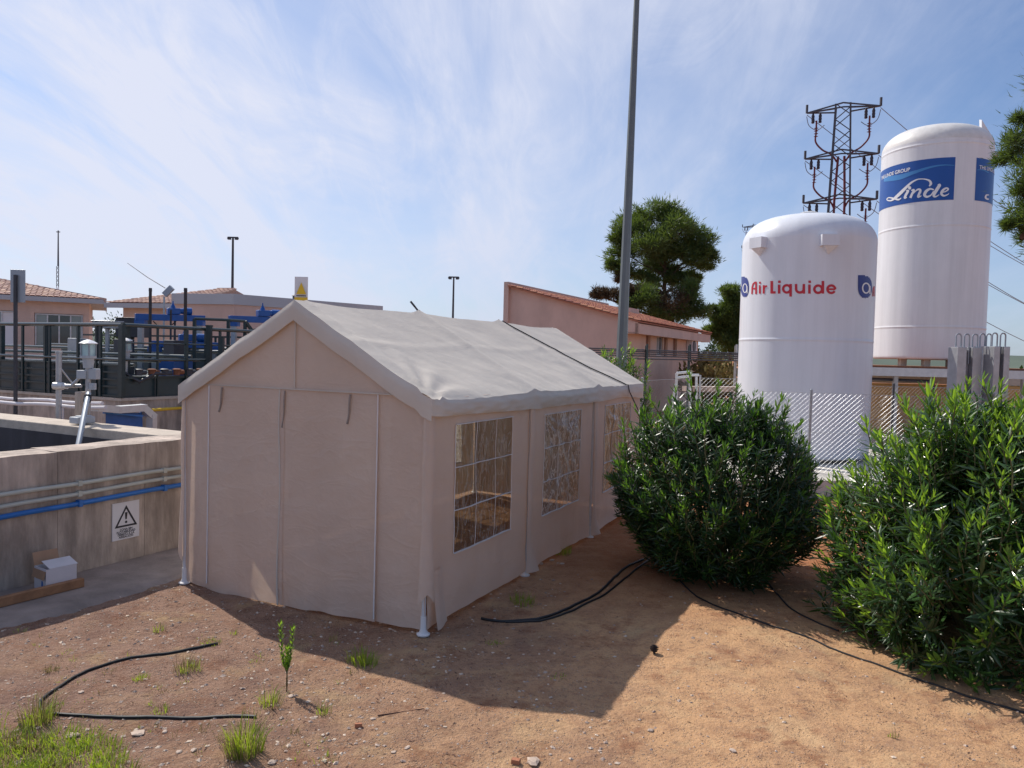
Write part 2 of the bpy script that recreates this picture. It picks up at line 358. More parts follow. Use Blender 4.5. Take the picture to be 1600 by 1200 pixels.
def ground_mat():
    m = bpy.data.materials.new('dirt'); m.use_nodes = True; nt = m.node_tree; N = nt.nodes; L = nt.links; b = N['Principled BSDF']
    b.inputs['Roughness'].default_value = .95; b.inputs['Specular IOR Level'].default_value = .15
    geo = N.new('ShaderNodeNewGeometry')
    def nz(s, d=6, r=.6, dist=0):
        n = N.new('ShaderNodeTexNoise'); L.new(geo.outputs['Position'], n.inputs[0]); n.inputs['Scale'].default_value = s; n.inputs['Detail'].default_value = d; n.inputs['Roughness'].default_value = r; n.inputs['Distortion'].default_value = dist
        return n.outputs[0]
    def mr(x, a, b_, c=0, d=1):
        q = N.new('ShaderNodeMapRange'); L.new(x, q.inputs[0]); q.inputs[1].default_value = a; q.inputs[2].default_value = b_; q.inputs[3].default_value = c; q.inputs[4].default_value = d; return q.outputs[0]
    def mix(f, a, b_, bl='MIX'):
        q = N.new('ShaderNodeMix'); q.data_type = 'RGBA'; q.blend_type = bl
        if isinstance(f, float): q.inputs[0].default_value = f
        else: L.new(f, q.inputs[0])
        for i, v in ((6, a), (7, b_)):
            if isinstance(v, tuple): q.inputs[i].default_value = (*v, 1)
            else: L.new(v, q.inputs[i])
        return q.outputs[2]
    def mul(a, b_):
        q = N.new('ShaderNodeMath'); q.operation = 'MULTIPLY'; L.new(a, q.inputs[0]); L.new(b_, q.inputs[1]); return q.outputs[0]
    def add(a, b_):
        q = N.new('ShaderNodeMath'); q.operation = 'ADD'; L.new(a, q.inputs[0]); L.new(b_, q.inputs[1]); return q.outputs[0]
    sep = N.new('ShaderNodeSeparateXYZ'); L.new(geo.outputs['Position'], sep.inputs[0])
    big = nz(.9, 5, .6, .4); mid = nz(4.5, 6, .65); fine = nz(45, 5, .7); grit = nz(160, 3, .7)
    # greyer trodden gravel soil at the left, bare orange clay at the right
    side = mr(add(sep.outputs[0], mr(big, 0, 1, -1.6, 1.6)), -2.6, 1.2)
    soil = mix(side, (.40, .245, .180), (.575, .335, .175))
    soil = mix(mul(mr(mid, .45, .7), mr(big, .3, .7, .3, 1)), soil, (.29, .15, .088))
    soil = mix(mr(nz(2.2, 5), .56, .74), soil, (.53, .36, .20))
    soil = mix(mr(fine, .54, .72, 0, .6), soil, (.15, .085, .06))
    soil = mix(mul(mr(nz(18, 4, .7), .55, .68), mr(side, 0, 1, .75, .45)), soil, (.20, .115, .085))
    soil = mix(mr(grit, .56, .70, 0, .7), soil, (.58, .47, .38))
    soil = mix(mr(nz(85, 4, .7), .60, .72, 0, .7), soil, (.55, .43, .33))
    soil = mix(mul(mr(nz(1.3, 6, .68, .6), .50, .66), mr(side, 0, 1, .85, .30)), soil, (.25, .145, .112))
    soil = mix(mul(mr(nz(1.7, 6, .65, .5), .54, .68), mr(side, 0, 1, .2, .8)), soil, (.66, .43, .235))
    soil = mix(mul(mr(nz(3.1, 6, .7), .54, .66), mr(side, 0, 1, .5, .75)), soil, (.28, .125, .07))
    # red earth round the shrubs
    red = mul(mr(sep.outputs[1], 6.5, 8.5), mr(sep.outputs[0], -.5, 1.5))
    soil = mix(mul(red, mr(mid, .2, .6, .5, 1)), soil, (.38, .155, .07))
    vor = N.new('ShaderNodeTexVoronoi'); L.new(geo.outputs['Position'], vor.inputs[0]); vor.inputs['Scale'].default_value = 38; vor.inputs['Randomness'].default_value = 1
    peb = mul(mr(vor.outputs['Distance'], .18, .30, 1, 0), mr(nz(5, 4), .42, .58))
    soil = mix(mul(peb, mr(side, 0, 1, .9, .3)), soil, (.55, .43, .36))
    vor2 = N.new('ShaderNodeTexVoronoi'); L.new(geo.outputs['Position'], vor2.inputs[0]); vor2.inputs['Scale'].default_value = 55
    soil = mix(mul(mul(mr(vor2.outputs['Distance'], .14, .26, 1, 0), mr(nz(7, 4), .46, .60)), mr(side, 0, 1, .9, .45)), soil, (.13, .075, .058))
    L.new(soil, b.inputs['Base Color'])
    h = add(mr(mid, 0, 1, 0, 1.2), add(mr(fine, 0, 1, 0, .5), add(mr(grit, 0, 1, 0, .18), mr(peb, 0, 1, 0, .35))))
    bp = N.new('ShaderNodeBump'); bp.inputs['Strength'].default_value = 1.0; bp.inputs['Distance'].default_value = .07; L.new(mul(h, mr(side, .2, 1, 1, .42)), bp.inputs['Height']); L.new(bp.outputs[0], b.inputs['Normal'])
    return m
M['dirt'] = ground_mat()

# ------------------------------------------------------------------ the setting: ground
def axis_list(a, b, step, lo, hi):
    c = list(np.arange(a, b + 1e-6, step)); g = 1.35
    l = [c[0]]; s = step
    while l[-1] > lo: s *= g; l.append(l[-1] - s)
    r = [c[-1]]; s = step
    while r[-1] < hi: s *= g; r.append(r[-1] + s)
    return l[:0:-1] + c + r[1:]
def gz(x, y):
    f = max(0, 1 - max(0, abs(x) - 6) / 6) * max(0, 1 - max(0, y - 14) / 6) * max(0, min(1, (y + 2) / 3))
    return f * (.030 * noise.noise((x * .8, y * .8, 1.3)) + .014 * noise.noise((x * 2.7, y * 2.7, 4.)) + .006 * noise.noise((x * 9, y * 9, 7.)))
def make_ground():
    xs = axis_list(-5, 6, .045, -3000, 3000); ys = axis_list(3.4, 9.5, .045, -3000, 3500)
    mb = MB(); nx, ny = len(xs), len(ys)
    for x in xs:
        for y in ys: mb.v.append((x, y, gz(x, y)))
    for i in range(nx - 1):
        for j in range(ny - 1): mb.f.append((i * ny + j, (i + 1) * ny + j, (i + 1) * ny + j + 1, i * ny + j + 1)); mb.mi.append(0)
    o = mb.build('ground', M['dirt'], smooth=True, auto=None, kind='structure')
make_ground()
hm = MB()
def hillf(u, v):
    a = R_(-60 + 120 * u); d = 2300 + 500 * v
    h = (38 + 26 * noise.noise((u * 9, 3, 0)) + 10 * noise.noise((u * 31, 1, 0))) * (math.sin(math.pi * v) if v < 1 else 0)
    return V(math.sin(a) * d, math.cos(a) * d, -2 + max(0, h))
hm.grid(hillf, 90, 6); hm.build('hills', M['hill'], smooth=True, kind='structure')

# ------------------------------------------------------------------ concrete tank wall (front left), its path
TO = V(-4.765, 7.065, 0); TA = R_(62.6)
tt = V(math.cos(TA), math.sin(TA), 0); tq = V(-math.sin(TA), math.cos(TA), 0)
def TP(s, q, z=0): return TO + tt * s + tq * q + V(0, 0, z)
WT = 1.29
tank = thing('concrete_tank', 'long bare concrete basin wall with pale top at the left edge', 'concrete tank', TP(0, 0, 0))
def rough_wall(s0, s1, q0, q1, z0, z1, seed=0, amp=.012):
    mb = MB()
    ns = max(2, int((s1 - s0) / .12)); nz_ = 10
    def jit(p): return p + V(0, 0, 1) * 0
    top = lambda s, q: TP(s, q, z1 + amp * noise.noise((s * 3 + seed, q * 5, 0)) - (.012 if abs(noise.noise((s * 2.1, seed, 3))) > .42 and q <= q0 + 1e-6 else 0))
    mb.grid(lambda u, v: TP(s0 + (s1 - s0) * u, q0, z0 + (z1 - z0) * v) if v < 1 else top(s0 + (s1 - s0) * u, q0), ns, 6)
    mb.grid(lambda u, v: top(s0 + (s1 - s0) * u, q0 + (q1 - q0) * v), ns, 4)
    mb.grid(lambda u, v: TP(s0 + (s1 - s0) * u, q1, z0 + (z1 - z0) * (1 - v)) if v > 0 else top(s0 + (s1 - s0) * u, q1), ns, 6)
    for s in (s0, s1):
        p = [TP(s, q0, z0), TP(s, q1, z0), TP(s, q1, z1), TP(s, q0, z1)]
        mb.face(p if s == s1 else p[::-1])
    return mb
# front wall is cast in bays with a recessed joint between them
joints = [-6.0, -2.9, -1.15, .55, 1.53, 2.62]
for i in range(len(joints) - 1):
    rough_wall(joints[i] + .0022, joints[i + 1] - .0022, 0, .46, -.1, WT, i * 7).build('wall_bay', M['concrete'], tank, smooth=False)
mb = MB(); mb.frame_box(TP(-6, .02, -.1), tt * 8.6, tq * .42, V(0, 0, WT + .06)); mb.build('joint_core', M['concrete_dark'], tank)
mbk = MB()
mbk.frame_box(TP(2.12, .462, -.1), tt * .50, tq * 9, V(0, 0, WT + .1 - .002)); mbk.build('back_wall', M['concrete_light'], tank, bevel=.012)
ml = MB(); ml.frame_box(TP(2.10, .47, -.1), tt * .018, tq * 9, V(0, 0, WT - .02)); ml.build('wall_lining', M['concrete_dark'], tank)
mw = MB(); mw.frame_box(TP(-6, .462, .05), tt * 8.0, tq * 9, V(0, 0, .2)); mw.build('water', M['water'], kind='structure')
pm = MB(); pm.grid(lambda u, v: TP(-6 + 8.8 * u, -1.02 + 1.01 * v + (.05 * noise.noise((u * 40, 0, 0)) if v == 0 else 0), .028 if v > 0 else -.02), 90, 8)
pm.build('concrete_path', M['path'], kind='structure')
# pipes on the wall
def wall_pipe(name, z0, z1, r, m, label, grp=None):
    t = thing(name, label, 'pipe', TP(-3, -.03, z0), grp)
    a, b = TP(-3.0, -r - .012, z0 - (z1 - z0) * 1.5), TP(2.5, -r - .012, z1 + (z1 - z0) * .25)
    k = MB(); k.tube([a.lerp(b, i / 12) + V(0, 0, .004 * math.sin(i * 2.1)) for i in range(13)], r, 10); k.build('pipe_run', m, t, smooth=True)
    for s in (-.2, .75, 1.75):
        f = (s + 3) / 5.5; p = a.lerp(b, f); c = MB(); c.beam(p - tt * .02, p + tt * .02, r * 2.5, r * 2.6); c.build('pipe_clip', m, t)
wall_pipe('conduit', .945, .962, .021, M['pvc_green'], 'upper of the two pale green conduits fixed along concrete wall', 'pale conduits on the wall')
wall_pipe('conduit', .832, .868, .021, M['pvc_green'], 'lower of the two pale green conduits fixed along concrete wall', 'pale conduits on the wall')
wall_pipe('water_pipe', .735, .765, .026, M['pvc_blue'], 'bright blue water pipe running low along the concrete wall')
# warning sign on the wall
def text_mesh(txt, size, extr=0.0, bold=0, shear=0, spacing=1.0, align='CENTER', line=1.0):
    c = bpy.data.curves.new('lettering', 'FONT'); c.body = txt; c.size = size; c.offset = bold; c.shear = shear; c.space_character = spacing; c.align_x = align; c.extrude = extr; c.space_line = line
    o = bpy.data.objects.new('tmp', c); me = bpy.data.meshes.new_from_object(o); bpy.data.objects.remove(o); bpy.data.curves.remove(c)
    return me
def place_text(me, name, m, O, X, Y, parent):
    me.materials.clear(); me.materials.append(m); root = parent
    while root.parent: root = root.parent
    Z = X.cross(Y)
    for v in me.vertices: v.co = O + X * v.co.x + Y * v.co.y + Z * v.co.z - root.location
    o = bpy.data.objects.new(name, me); COL.objects.link(o); o.parent = parent; return o
s_a, s_b = 1.135, 1.455
ws = thing('warning_sign', 'white warning sign with black exclamation triangle on the concrete wall', 'sign', TP(1.3, -.01, .27))
k = MB(); k.frame_box(TP(s_a, -.010, .265), tt * (s_b - s_a), tq * .008, V(0, 0, .405)); k.build('plate', M['sign_white'], ws)
sc = TP((s_a + s_b) / 2, -.012, .265)
def tri_ring(O, X, Z, pts, w):
    c = [sum(p[i] for p in pts) / 3 for i in (0, 1)]
    inn = [(c[0] + (p[0] - c[0]) * w, c[1] + (p[1] - c[1]) * w) for p in pts]; q = MB()
    for i in range(3):
        j = (i + 1) % 3; q.face([O + X * a + Z * b for a, b in (pts[i], pts[j], inn[j], inn[i])])
    return q
tri_ring(sc, tt, V(0, 0, 1), [(-.135, .135), (.135, .135), (0, .37)], .74).build('triangle', M['sign_black'], ws)
k = MB(); O = sc
k.face([O + tt * a + V(0, 0, b) for a, b in ((-.010, .215), (.008, .215), (.017, .292), (-.015, .292))])
k.face([O + tt * (.015 * math.cos(a)) + V(0, 0, .186 + .015 * math.sin(a)) for a in [i * math.pi / 5 for i in range(10)]])
k.build('exclamation_mark', M['sign_black'], ws)
place_text(text_mesh('ZONA SIN\nFLOTABILIDAD\nDEBIDO A LA\nAIREACIÓN', .033, bold=.0008, line=.82), 'lettering', M['sign_black'], sc + V(0, 0, .098), tt, V(0, 0, 1), ws)
# cardboard box and plank at the wall foot
bx = thing('cardboard_box', 'open white cardboard box with raised brown flap against concrete wall', 'box', TP(.25, -.2, .03))
p0 = gr(72, 928, .03); ex = (tt * .96 + tq * -.12).normalized(); ey = V(-ex.y, ex.x, 0); bw, bd, bh = .275, .235, .225
k = MB(); th = .006
k.frame_box(p0, ex * bw, ey * th, V(0, 0, bh)); k.frame_box(p0 + ey * (bd - th), ex * bw, ey * th, V(0, 0, bh))
k.frame_box(p0 + ey * th, ex * th, ey * (bd - 2 * th), V(0, 0, bh)); k.frame_box(p0 + ex * (bw - th) + ey * th, ex * th, ey * (bd - 2 * th), V(0, 0, bh)); k.frame_box(p0 + ex * th + ey * th, ex * (bw - 2 * th), ey * (bd - 2 * th), V(0, 0, th))
k.build('carton', M['boxwhite'], bx)
k = MB(); k.frame_box(p0 - ex * .004 + ey * .0 + V(0, 0, bh - .02), ey * bd, V(0, 0, -.075) - ex * .02, ex * .003); k.build('flap', M['cardboard'], bx)
k = MB(); k.frame_box(p0 + ey * (bd - .004) + V(0, 0, bh) + ex * .0, ex * bw * .82, ey * .05 + V(0, 0, .115), ey * .004); k.build('flap', M['cardboard'], bx)
k = MB(); k.frame_box(p0 + ex * .03 + V(0, 0, bh + .001), ex * (bw - .02), ey * .16 + V(0, 0, .045), V(0, 0, .004)); k.build('flap', M['boxwhite'], bx)['label'] = 'folded white lid flap'
k = MB(); k.face([p0 - ex * .002 + ey * a + V(0, 0, b) for a, b in ((.09, .03), (.06, .03), (.06, .10), (.075, .11), (.09, .10))]); k.build('printed_mark', M['pvc_blue'], bx)
pk = MB(); a, b = gr(-90, 972, .03), gr(132, 917, .03); d = (b - a).normalized()
pk.frame_box(a, b - a, V(-d.y, d.x, 0) * .06, V(0, 0, .085)); solo(pk, 'wooden_plank', M['wood'], 'brown wooden plank lying on the concrete path before the box', 'plank', a, bevel=.006)

# ------------------------------------------------------------------ the tent
AO = V(-.6746, 6.2976, 0); YAW = 1.1153
tn = V(math.cos(YAW), math.sin(YAW), 0); tm = V(-math.sin(YAW), math.cos(YAW), 0)
TW, TE, TR, TL = 2.87, 2.01, 2.815, 6.0
def Q(u, v, z): return AO + tn * u + tm * v + V(0, 0, z)
tent = thing('party_tent', 'beige canvas party tent with gabled roof standing on the dirt', 'tent', AO)
def roof_z(v): return TE + (TR - TE) * (1 - abs(v - TW / 2) / (TW / 2))
def roof_pt(u, v, lift=0):
    w = 1 - abs(v - TW / 2) / (TW / 2); fr = (u % 2) / 2; e = math.sin(math.pi * fr) ** 2 if 0 < u < 6 else 0
    sag = -.034 * e * (.35 + .65 * math.sin(math.pi * min(1, max(0, w)))) + .042 * (1 - min(1, min(fr, 1 - fr) * 11)) ** 1.4 * (1 if 0.1 < u < 5.9 else 0)
    wr = .008 * noise.noise((u * 1.6, v * 2.4, 2)) + .006 * noise.noise((u * 6 + v * 4, v * 5, 5)) * (1.4 - w)
    edge = max(0, 1 - w * 5); wr += edge * .006 * noise.noise((u * 4.1, 0, 9)) + .010 * (abs(noise.noise((u * 1.2 + v * 3.2, v * 1.1 - u * .5, 8))) - .2)
    crease = .016 * max(0, 1 - abs(w - .55) * 20) * (.4 + .9 * abs(noise.noise((u * 1.3, 4, 4))))
    # puckers fanning out of the near eave corner
    dx, dv = u, v; rr = math.hypot(dx, dv); 
    puck = .017 * math.sin(math.atan2(dv, dx + .02) * 15) * max(0, 1 - rr / 1.15) * min(1, rr / .1) if v < TW / 2 else 0
    return Q(u, v, roof_z(v) + sag + wr + crease + puck + lift)
OV = .045
k = MB()
k.grid(lambda a, b: roof_pt(-OV + (TL + 2 * OV) * a, -OV + (TW / 2 + OV) * b), 150, 40)
k.grid(lambda a, b: roof_pt(-OV + (TL + 2 * OV) * a, TW / 2 + (TW / 2 + OV) * b), 110, 26)
roof = k.build('roof_cover', M['canvas_roof'], tent, smooth=True, auto=None)
# valances: side drops and gable bands
def val_bot(u): return np.interp(u, [-.05, 0, 2, 3, 4, 5, 6.05], [1.85, 1.845, 1.80, 1.80, 1.79, 1.81, 1.76])
for sgn, v0, flip in ((-1, -OV, 0), (1, TW + OV, 1)):
    def vf(a, b, sgn=sgn, v0=v0):
        u = -OV + (TL + 2 * OV) * a; top = roof_pt(u, v0); zb = val_bot(u) + .007 * noise.noise((u * 3, v0, 1))
        z = top.z + (zb - top.z) * b
        off = sgn * (.012 + .022 * b * noise.noise((u * 2.2, b * 1.5, v0)) + .010 * noise.noise((u * 6, b * 4, v0 + 2)) + .012 * math.sin(b * 3.1))
        fd = min(1, (u + OV) * 8, (TL + OV - u) * 8)
        return Q(u, v0 + off * min(1, b * 4) * fd, z)
    k = MB(); k.grid(vf, 150, 10); k.build('side_valance', M['canvas_roof'], tent, smooth=True, auto=None)
for u0, sgn in ((-OV, -1), (TL + OV, 1)):
    def gf(a, b, u0=u0, sgn=sgn):
        v = -OV + (TW + 2 * OV) * a; top = roof_pt(u0, v); drop = .185
        off = sgn * (.010 + .010 * noise.noise((v * 2.5, b, u0)) + .010 * math.sin(b * 3.1))
        return Q(u0 + off * min(1, b * 4) * min(1, a * 14, (1 - a) * 14), v, top.z - drop * b)
    k = MB(); k.grid(gf, 90, 8); k.build('gable_valance', M['canvas_roof'], tent, smooth=True, auto=None)
def piping(pts, name, m, r=.007): k = MB(); k.tube(pts, r, 5); return k.build(name, m, tent, smooth=True)
# steel frame
posts = []
for u in (0, 2, 4, 6):
    for v, lean in ((0.02, 0), (TW - .02, 0)):
        k = MB(); k.tube([Q(u, v, .0), Q(u, v, TE - .05)], .019, 10); p = k.build('post', M['white_steel'], tent, smooth=True)
        k = MB(); k.lathe(Q(u, v, .0), [(.055, 0), (.058, .012), (.040, .022), (.027, .05), (.025, .16)], 14); k.build('foot', M['strip_white'], p, smooth=True)
for u in (0.04, 2, 4, 5.96):
    k = MB(); k.tube([Q(u, .02, TE - .05), Q(u, TW / 2, TR - .06), Q(u, TW - .02, TE - .05)], .018, 8); k.build('rafter', M['white_steel'], tent, smooth=True)
for v, z in ((.03, TE - .06), (TW - .03, TE - .06), (TW / 2, TR - .06), (TW * .25, TE + (TR - TE) * .5 - .14), (TW * .75, TE + (TR - TE) * .5 - .14)):
    k = MB(); k.tube([Q(0.02, v, z), Q(5.98, v, z)], .018, 8); k.build('purlin', M['white_steel'], tent, smooth=True)
# front wall: gable panel, two side strips and two door leaves
def fold(a, b, seed, amp=1.35): return amp * (.020 * noise.noise((a * 2.3, b * .5, seed)) + .010 * noise.noise((a * 6.5, b * .9, seed + 3)) + .006 * noise.noise((a * 3 + b * 4, b * 5, seed + 6)))
def front_panel(v0, v1, name, seed, zb, lift=None):
    def f(a, b):
        v = v0 + (v1 - v0) * a; zt = 2.005; z0 = np.interp(a, [0, 1], zb); z = z0 + (zt - z0) * b
        o = fold(v, z, 1) * (1 - .7 * b) + .02 * (1 - b) ** 6 * noise.noise((v * 5, 1, seed))
        return Q(-.012 - (lift or 0) - o, v, z)
    k = MB(); k.grid(f, max(8, int(abs(v1 - v0) * 26)), 44); return k.build(name, M['canvas'], tent, smooth=True, auto=None)
front_panel(-.0, .53, 'wall_panel', 1, (.04, .03)); front_panel(2.49, TW, 'wall_panel', 4, (.0, .03))
front_panel(.505, 1.60, 'door_leaf', 2, (.03, -.005), .006); front_panel(1.55, 2.52, 'door_leaf', 3, (.0, .0), .012)
def gp(a, b):
    v = .0 + TW * a; zt = max(2.012, roof_z(v) - .04); z = 2.012 + (zt - 2.012) * b
    return Q(-.012 - .3 * fold(v, z, 9), v, z)
k = MB(); k.grid(gp, 70, 16); k.build('gable_panel', M['canvas'], tent, smooth=True, auto=None)
for v in (.51, 2.51):
    k = MB(); k.beam(Q(-.03, v, .06), Q(-.022, v, 2.0), .020, .010); k.build('zip', M['strip_white'], tent)
for v, ln in ((.80, .26), (2.33, .24), (1.545, .34)):
    pts = [Q(-.03 - .006 * math.sin(i), v + .03 * (i / 6) ** 2 * (1 if v < 2 else 1.4), 1.99 - ln * i / 6) for i in range(7)]
    k = MB(); k.tube(pts, .010 if v != 1.545 else .008, 5); k.build('tie_strap', M['tie'], tent, smooth=True)
k = MB(); k.beam(Q(-.024, .12, 2.008), Q(-.024, TW - .1, 2.008), .022, .008); k.build('hem', M['canvas_roof'], tent)
k = MB(); k.tube([Q(-.03, 1.60 + .012 * math.sin(i * .9), .0 + i * .2) for i in range(11)], .010, 5); k.build('seam', M['canvas_roof'], tent, smooth=True)
k = MB(); k.tube([Q(-.026, TW / 2, 2.02), Q(-.026, TW / 2, 2.62)], .007, 5); k.build('seam', M['canvas_roof'], tent, smooth=True)
# corner wraps: cloth sleeves round the corner posts, open at the foot
for sg, v, z0 in ((-1, .02, .26), (1, TW - .02, .24)):
    def cw(a, b, sg=sg, v=v, z0=z0):
        ang = -.35 + a * (math.pi / 2 + .7); r = .058 + .02 * (1 - b) ** 4 + .004 * math.sin(b * 11)
        zz = z0 + .10 * (1 - abs(a - .5) * 2) + (1.86 - z0 - .10 * (1 - abs(a - .5) * 2)) * b
        return Q(.02 - r * math.sin(ang), v + sg * r * math.cos(ang), zz)
    k = MB(); k.grid(cw, 10, 26); k.build('corner_wrap', M['canvas'], tent, smooth=True, auto=None)
def flap_f(a, b):
    sp = (1 - b) ** 2
    return Q(.07 + .16 * a + .05 * sp * a, -.030 - .05 * sp * (1 - .5 * a) - .01 * math.sin(a * 5), .03 + .02 * a + .5 * b)
k = MB(); k.grid(flap_f, 6, 12); k.build('loose_flap', M['canvas'], tent, smooth=True, auto=None)
# side walls with clear windows; each bay is a panel, its film a sub-part of it
def bay(u0, u1, v, sgn, wu0, wu1, wz0, wz1, fm, seed, crump, cm='canvas'):
    nu, nz_ = 46, 44; L = u1 - u0; zt = 1.99
    def off(u, z): return fold(u, z, seed, 1.1) + .025 * max(0, 1 - z / .5) * noise.noise((u * 3, z * 3, seed + 1))
    zb = lambda u: .045 + .03 * noise.noise((u * 1.7, seed, 0)) + .05 * math.sin((u - u0) / L * math.pi) * .4
    def f(a, b):
        u = u0 + L * a; z = zb(u) + (zt - zb(u)) * b; return Q(u, v + sgn * (.006 + off(u, z)), z)
    # snap window edges to grid lines by using a custom parameter list
    us = sorted(set([0, 1] + list(np.linspace(0, 1, nu)) + [(wu0 - u0) / L, (wu1 - u0) / L]))
    mb = MB(); zs = sorted(set(list(np.linspace(0, 1, nz_))))
    wb0, wb1 = (wz0 - .045) / (zt - .045), (wz1 - .045) / (zt - .045)
    us = [x for x in us if min(abs(x - (wu0 - u0) / L), abs(x - (wu1 - u0) / L)) > .006 or x in ((wu0 - u0) / L, (wu1 - u0) / L)]
    zs = sorted([x for x in zs if min(abs(x - wb0), abs(x - wb1)) > .006] + [wb0, wb1])
    n2 = len(zs)
    for a in us:
        for b in zs: mb.v.append(tuple(f(a, b)))
    for i in range(len(us) - 1):
        for j in range(n2 - 1):
            am, bm_ = (us[i] + us[i + 1]) / 2 * L + u0, (zs[j] + zs[j + 1]) / 2
            if wu0 < am < wu1 and wb0 < bm_ < wb1: continue
            mb.f.append((i * n2 + j, (i + 1) * n2 + j, (i + 1) * n2 + j + 1, i * n2 + j + 1)); mb.mi.append(0)
    p = mb.build('side_panel', M[cm], tent, smooth=True, auto=None)
    cb = lambda a, b: f((wu0 + (wu1 - wu0) * a - u0) / L, wb0 + (wb1 - wb0) * b)
    def w(a, b):
        q = cb(a, b); e = min(1, 6 * min(a, 1 - a, b, 1 - b)) if crump else 0
        d = crump * e * (.03 * noise.noise((a * 7 + b * 3, b * 2.2 - a * 3, seed)) + .015 * noise.noise((a * 15, b * 3, seed + 2)))
        for ca, cb_, kk in ((0, 0, 19), (1, 1, 23), (0, 1, 17), (1, 0, 21)):
            da, db = a - ca, b - cb_; rr_ = math.hypot(da, db)
            d += crump * .016 * e * math.sin(math.atan2(abs(db), abs(da) + 1e-4) * kk + seed) * max(0, 1 - rr_ / .75) * min(1, rr_ * 6)
        return q + tm * sgn * (d - .004)
    k = MB(); k.grid(w, 64, 64); k.build('window_film', fm, p, smooth=True, auto=None)
    for a in (1 / 3, 2 / 3):
        k = MB(); wob = .012
        for j in range(16):
            b0, b1 = j / 16, (j + 1) / 16
            s0 = a + wob * math.sin(b0 * 9 + seed) * crump_w(crump); s1 = a + wob * math.sin(b1 * 9 + seed) * crump_w(crump)
            k.beam(w(s0, b0) + tm * sgn * .005, w(s1, b1) + tm * sgn * .005, .023, .004)
        k.build('muntin', M['strip_white'], p)
    for b in (1 / 3, 2 / 3):
        k = MB()
        for j in range(14): k.beam(w(j / 14, b) + tm * sgn * .005, w((j + 1) / 14, b) + tm * sgn * .005, .025, .004, up=V(0, 0, 1))
        k.build('muntin', M['strip_white'], p)
    k = MB()
    for (a0, b0, a1, b1) in ((0, 0, 1, 0), (0, 1, 1, 1), (0, 0, 0, 1), (1, 0, 1, 1)):
        for j in range(10):
            k.beam(cb(a0 + (a1 - a0) * j / 10, b0 + (b1 - b0) * j / 10) + tm * sgn * .004, cb(a0 + (a1 - a0) * (j + 1) / 10, b0 + (b1 - b0) * (j + 1) / 10) + tm * sgn * .004, .026, .006)
    k.build('window_border', M['strip_white'], p)
def crump_w(c): return 1.0 if c < .6 else .9
bay(.0, 1.97, 0, -1, .42, 1.57, .59, 1.745, M['film_tinted'], 11, .35)
bay(2.06, 3.90, 0, -1, 2.36, 3.51, .575, 1.715, M['film_creased_glare'], 21, 1.3)
bay(4.05, 5.97, 0, -1, 4.40, 5.55, .53, 1.715, M['film_streaky'], 31, 1.0)
bay(.05, 1.97, TW, 1, .30, 1.50, .55, 1.50, M['film_plain'], 41, .15, 'canvas_dim')
for i, u in enumerate((2.0, 4.0)): bay(u - .02, u + 1.97, TW, 1, u + .40, u + 1.55, .58, 1.73, M['film_creased_glare'], 51 + 10 * i, .4, 'canvas_dim')
# rear wall, slightly open towards the sun
for v0, v1 in ((0, 1.44), (1.42, TW)):
    k = MB(); k.grid(lambda a, b: Q(TL - .02 + fold(v0 + (v1 - v0) * a, b * 2, 61), v0 + (v1 - v0) * a, .04 + 1.96 * b), 24, 30); k.build('rear_panel', M['canvas_dim'], tent, smooth=True, auto=None)
k = MB(); k.grid(lambda a, b: Q(TL - .02, TW * a, 2.0 + (max(2.001, roof_z(TW * a) - .05) - 2.0) * b), 40, 8); k.build('gable_panel', M['canvas'], tent, smooth=True, auto=None)
# post flaps on the right side, splayed at the bottom
for u in (2.0, 4.0):
    def fl(a, b, u=u):
        w = -.07 + .13 * a; sp = max(0, 1 - b / .22) ** 1.6
        return Q(u + w + .05 * sp * (a - .2) + .012 * math.sin(b * 7 + u), -.032 - .02 * math.sin(math.pi * a) - .07 * sp * a - .010 * noise.noise((b * 4, u, 0)), .05 + 1.80 * b)
    k = MB(); k.grid(fl, 6, 34); k.build('post_flap', M['canvas'], tent, smooth=True, auto=None)
# ratchet rope over the roof
rope_pts = [roof_pt(u, v, .014) for u, v in [(4.12 + 1.05 * (1 - t), TW / 2 * t + -.05 * (1 - t)) for t in [i / 24 for i in range(25)]]][::-1]
e = Q(5.20, -.09, 1.88); rope_pts += [Q(5.17, -.07, 1.99), e, Q(5.5, -.35, 1.2), Q(5.85, -.65, .55), Q(6.15, -.95, .02)]
rope_pts = [Q(3.9, TW + .5, .6), Q(4.0, TW + .07, 2.0)] + [roof_pt(4.02 + .1 * t, TW - (TW / 2) * t, .016) for t in [i / 8 for i in range(8)]] + rope_pts
k = MB(); k.tube(rope_pts, .0085, 6); solo(k, 'tie_down_rope', M['black'], 'black rope strapped over the tent roof near its far end', 'rope', rope_pts[-1], smooth=True)

# ------------------------------------------------------------------ green steel plant on its concrete base
GO = gr(190, 622, 1.35); GO.z = 0
gn, gm = tn, tm
def G(a, b, z): return GO + gm * a + gn * b + V(0, 0, z)
base = thing('concrete_plinth', 'stained concrete plinth carrying the dark green steel unit', 'plinth', GO)
k = MB(); k.frame_box(G(0, 0, -.1), gm * 12, gn * 7, V(0, 0, 1.45)); k.build('plinth_body', M['concrete'], base, bevel=.02)
k = MB(); k.frame_box(G(-.03, -.03, 1.29), gm * 12, gn * 7, V(0, 0, .055)); k.build('coping', M['concrete_light'], base)
yp = MB(); a, b = at(236, 641, 14.2), at(330, 634, 17.5); yp.tube([a, b], .03, 8); solo(yp, 'yellow_pipe', M['sign_yellow'], 'thin yellow pipe along concrete plinth behind the tent', 'pipe', a, smooth=True)
gu = thing('steel_treatment_unit', 'dark green steel treatment unit with railings on a concrete plinth', 'treatment unit', G(0, 0, 1.35))
zt = 1.36
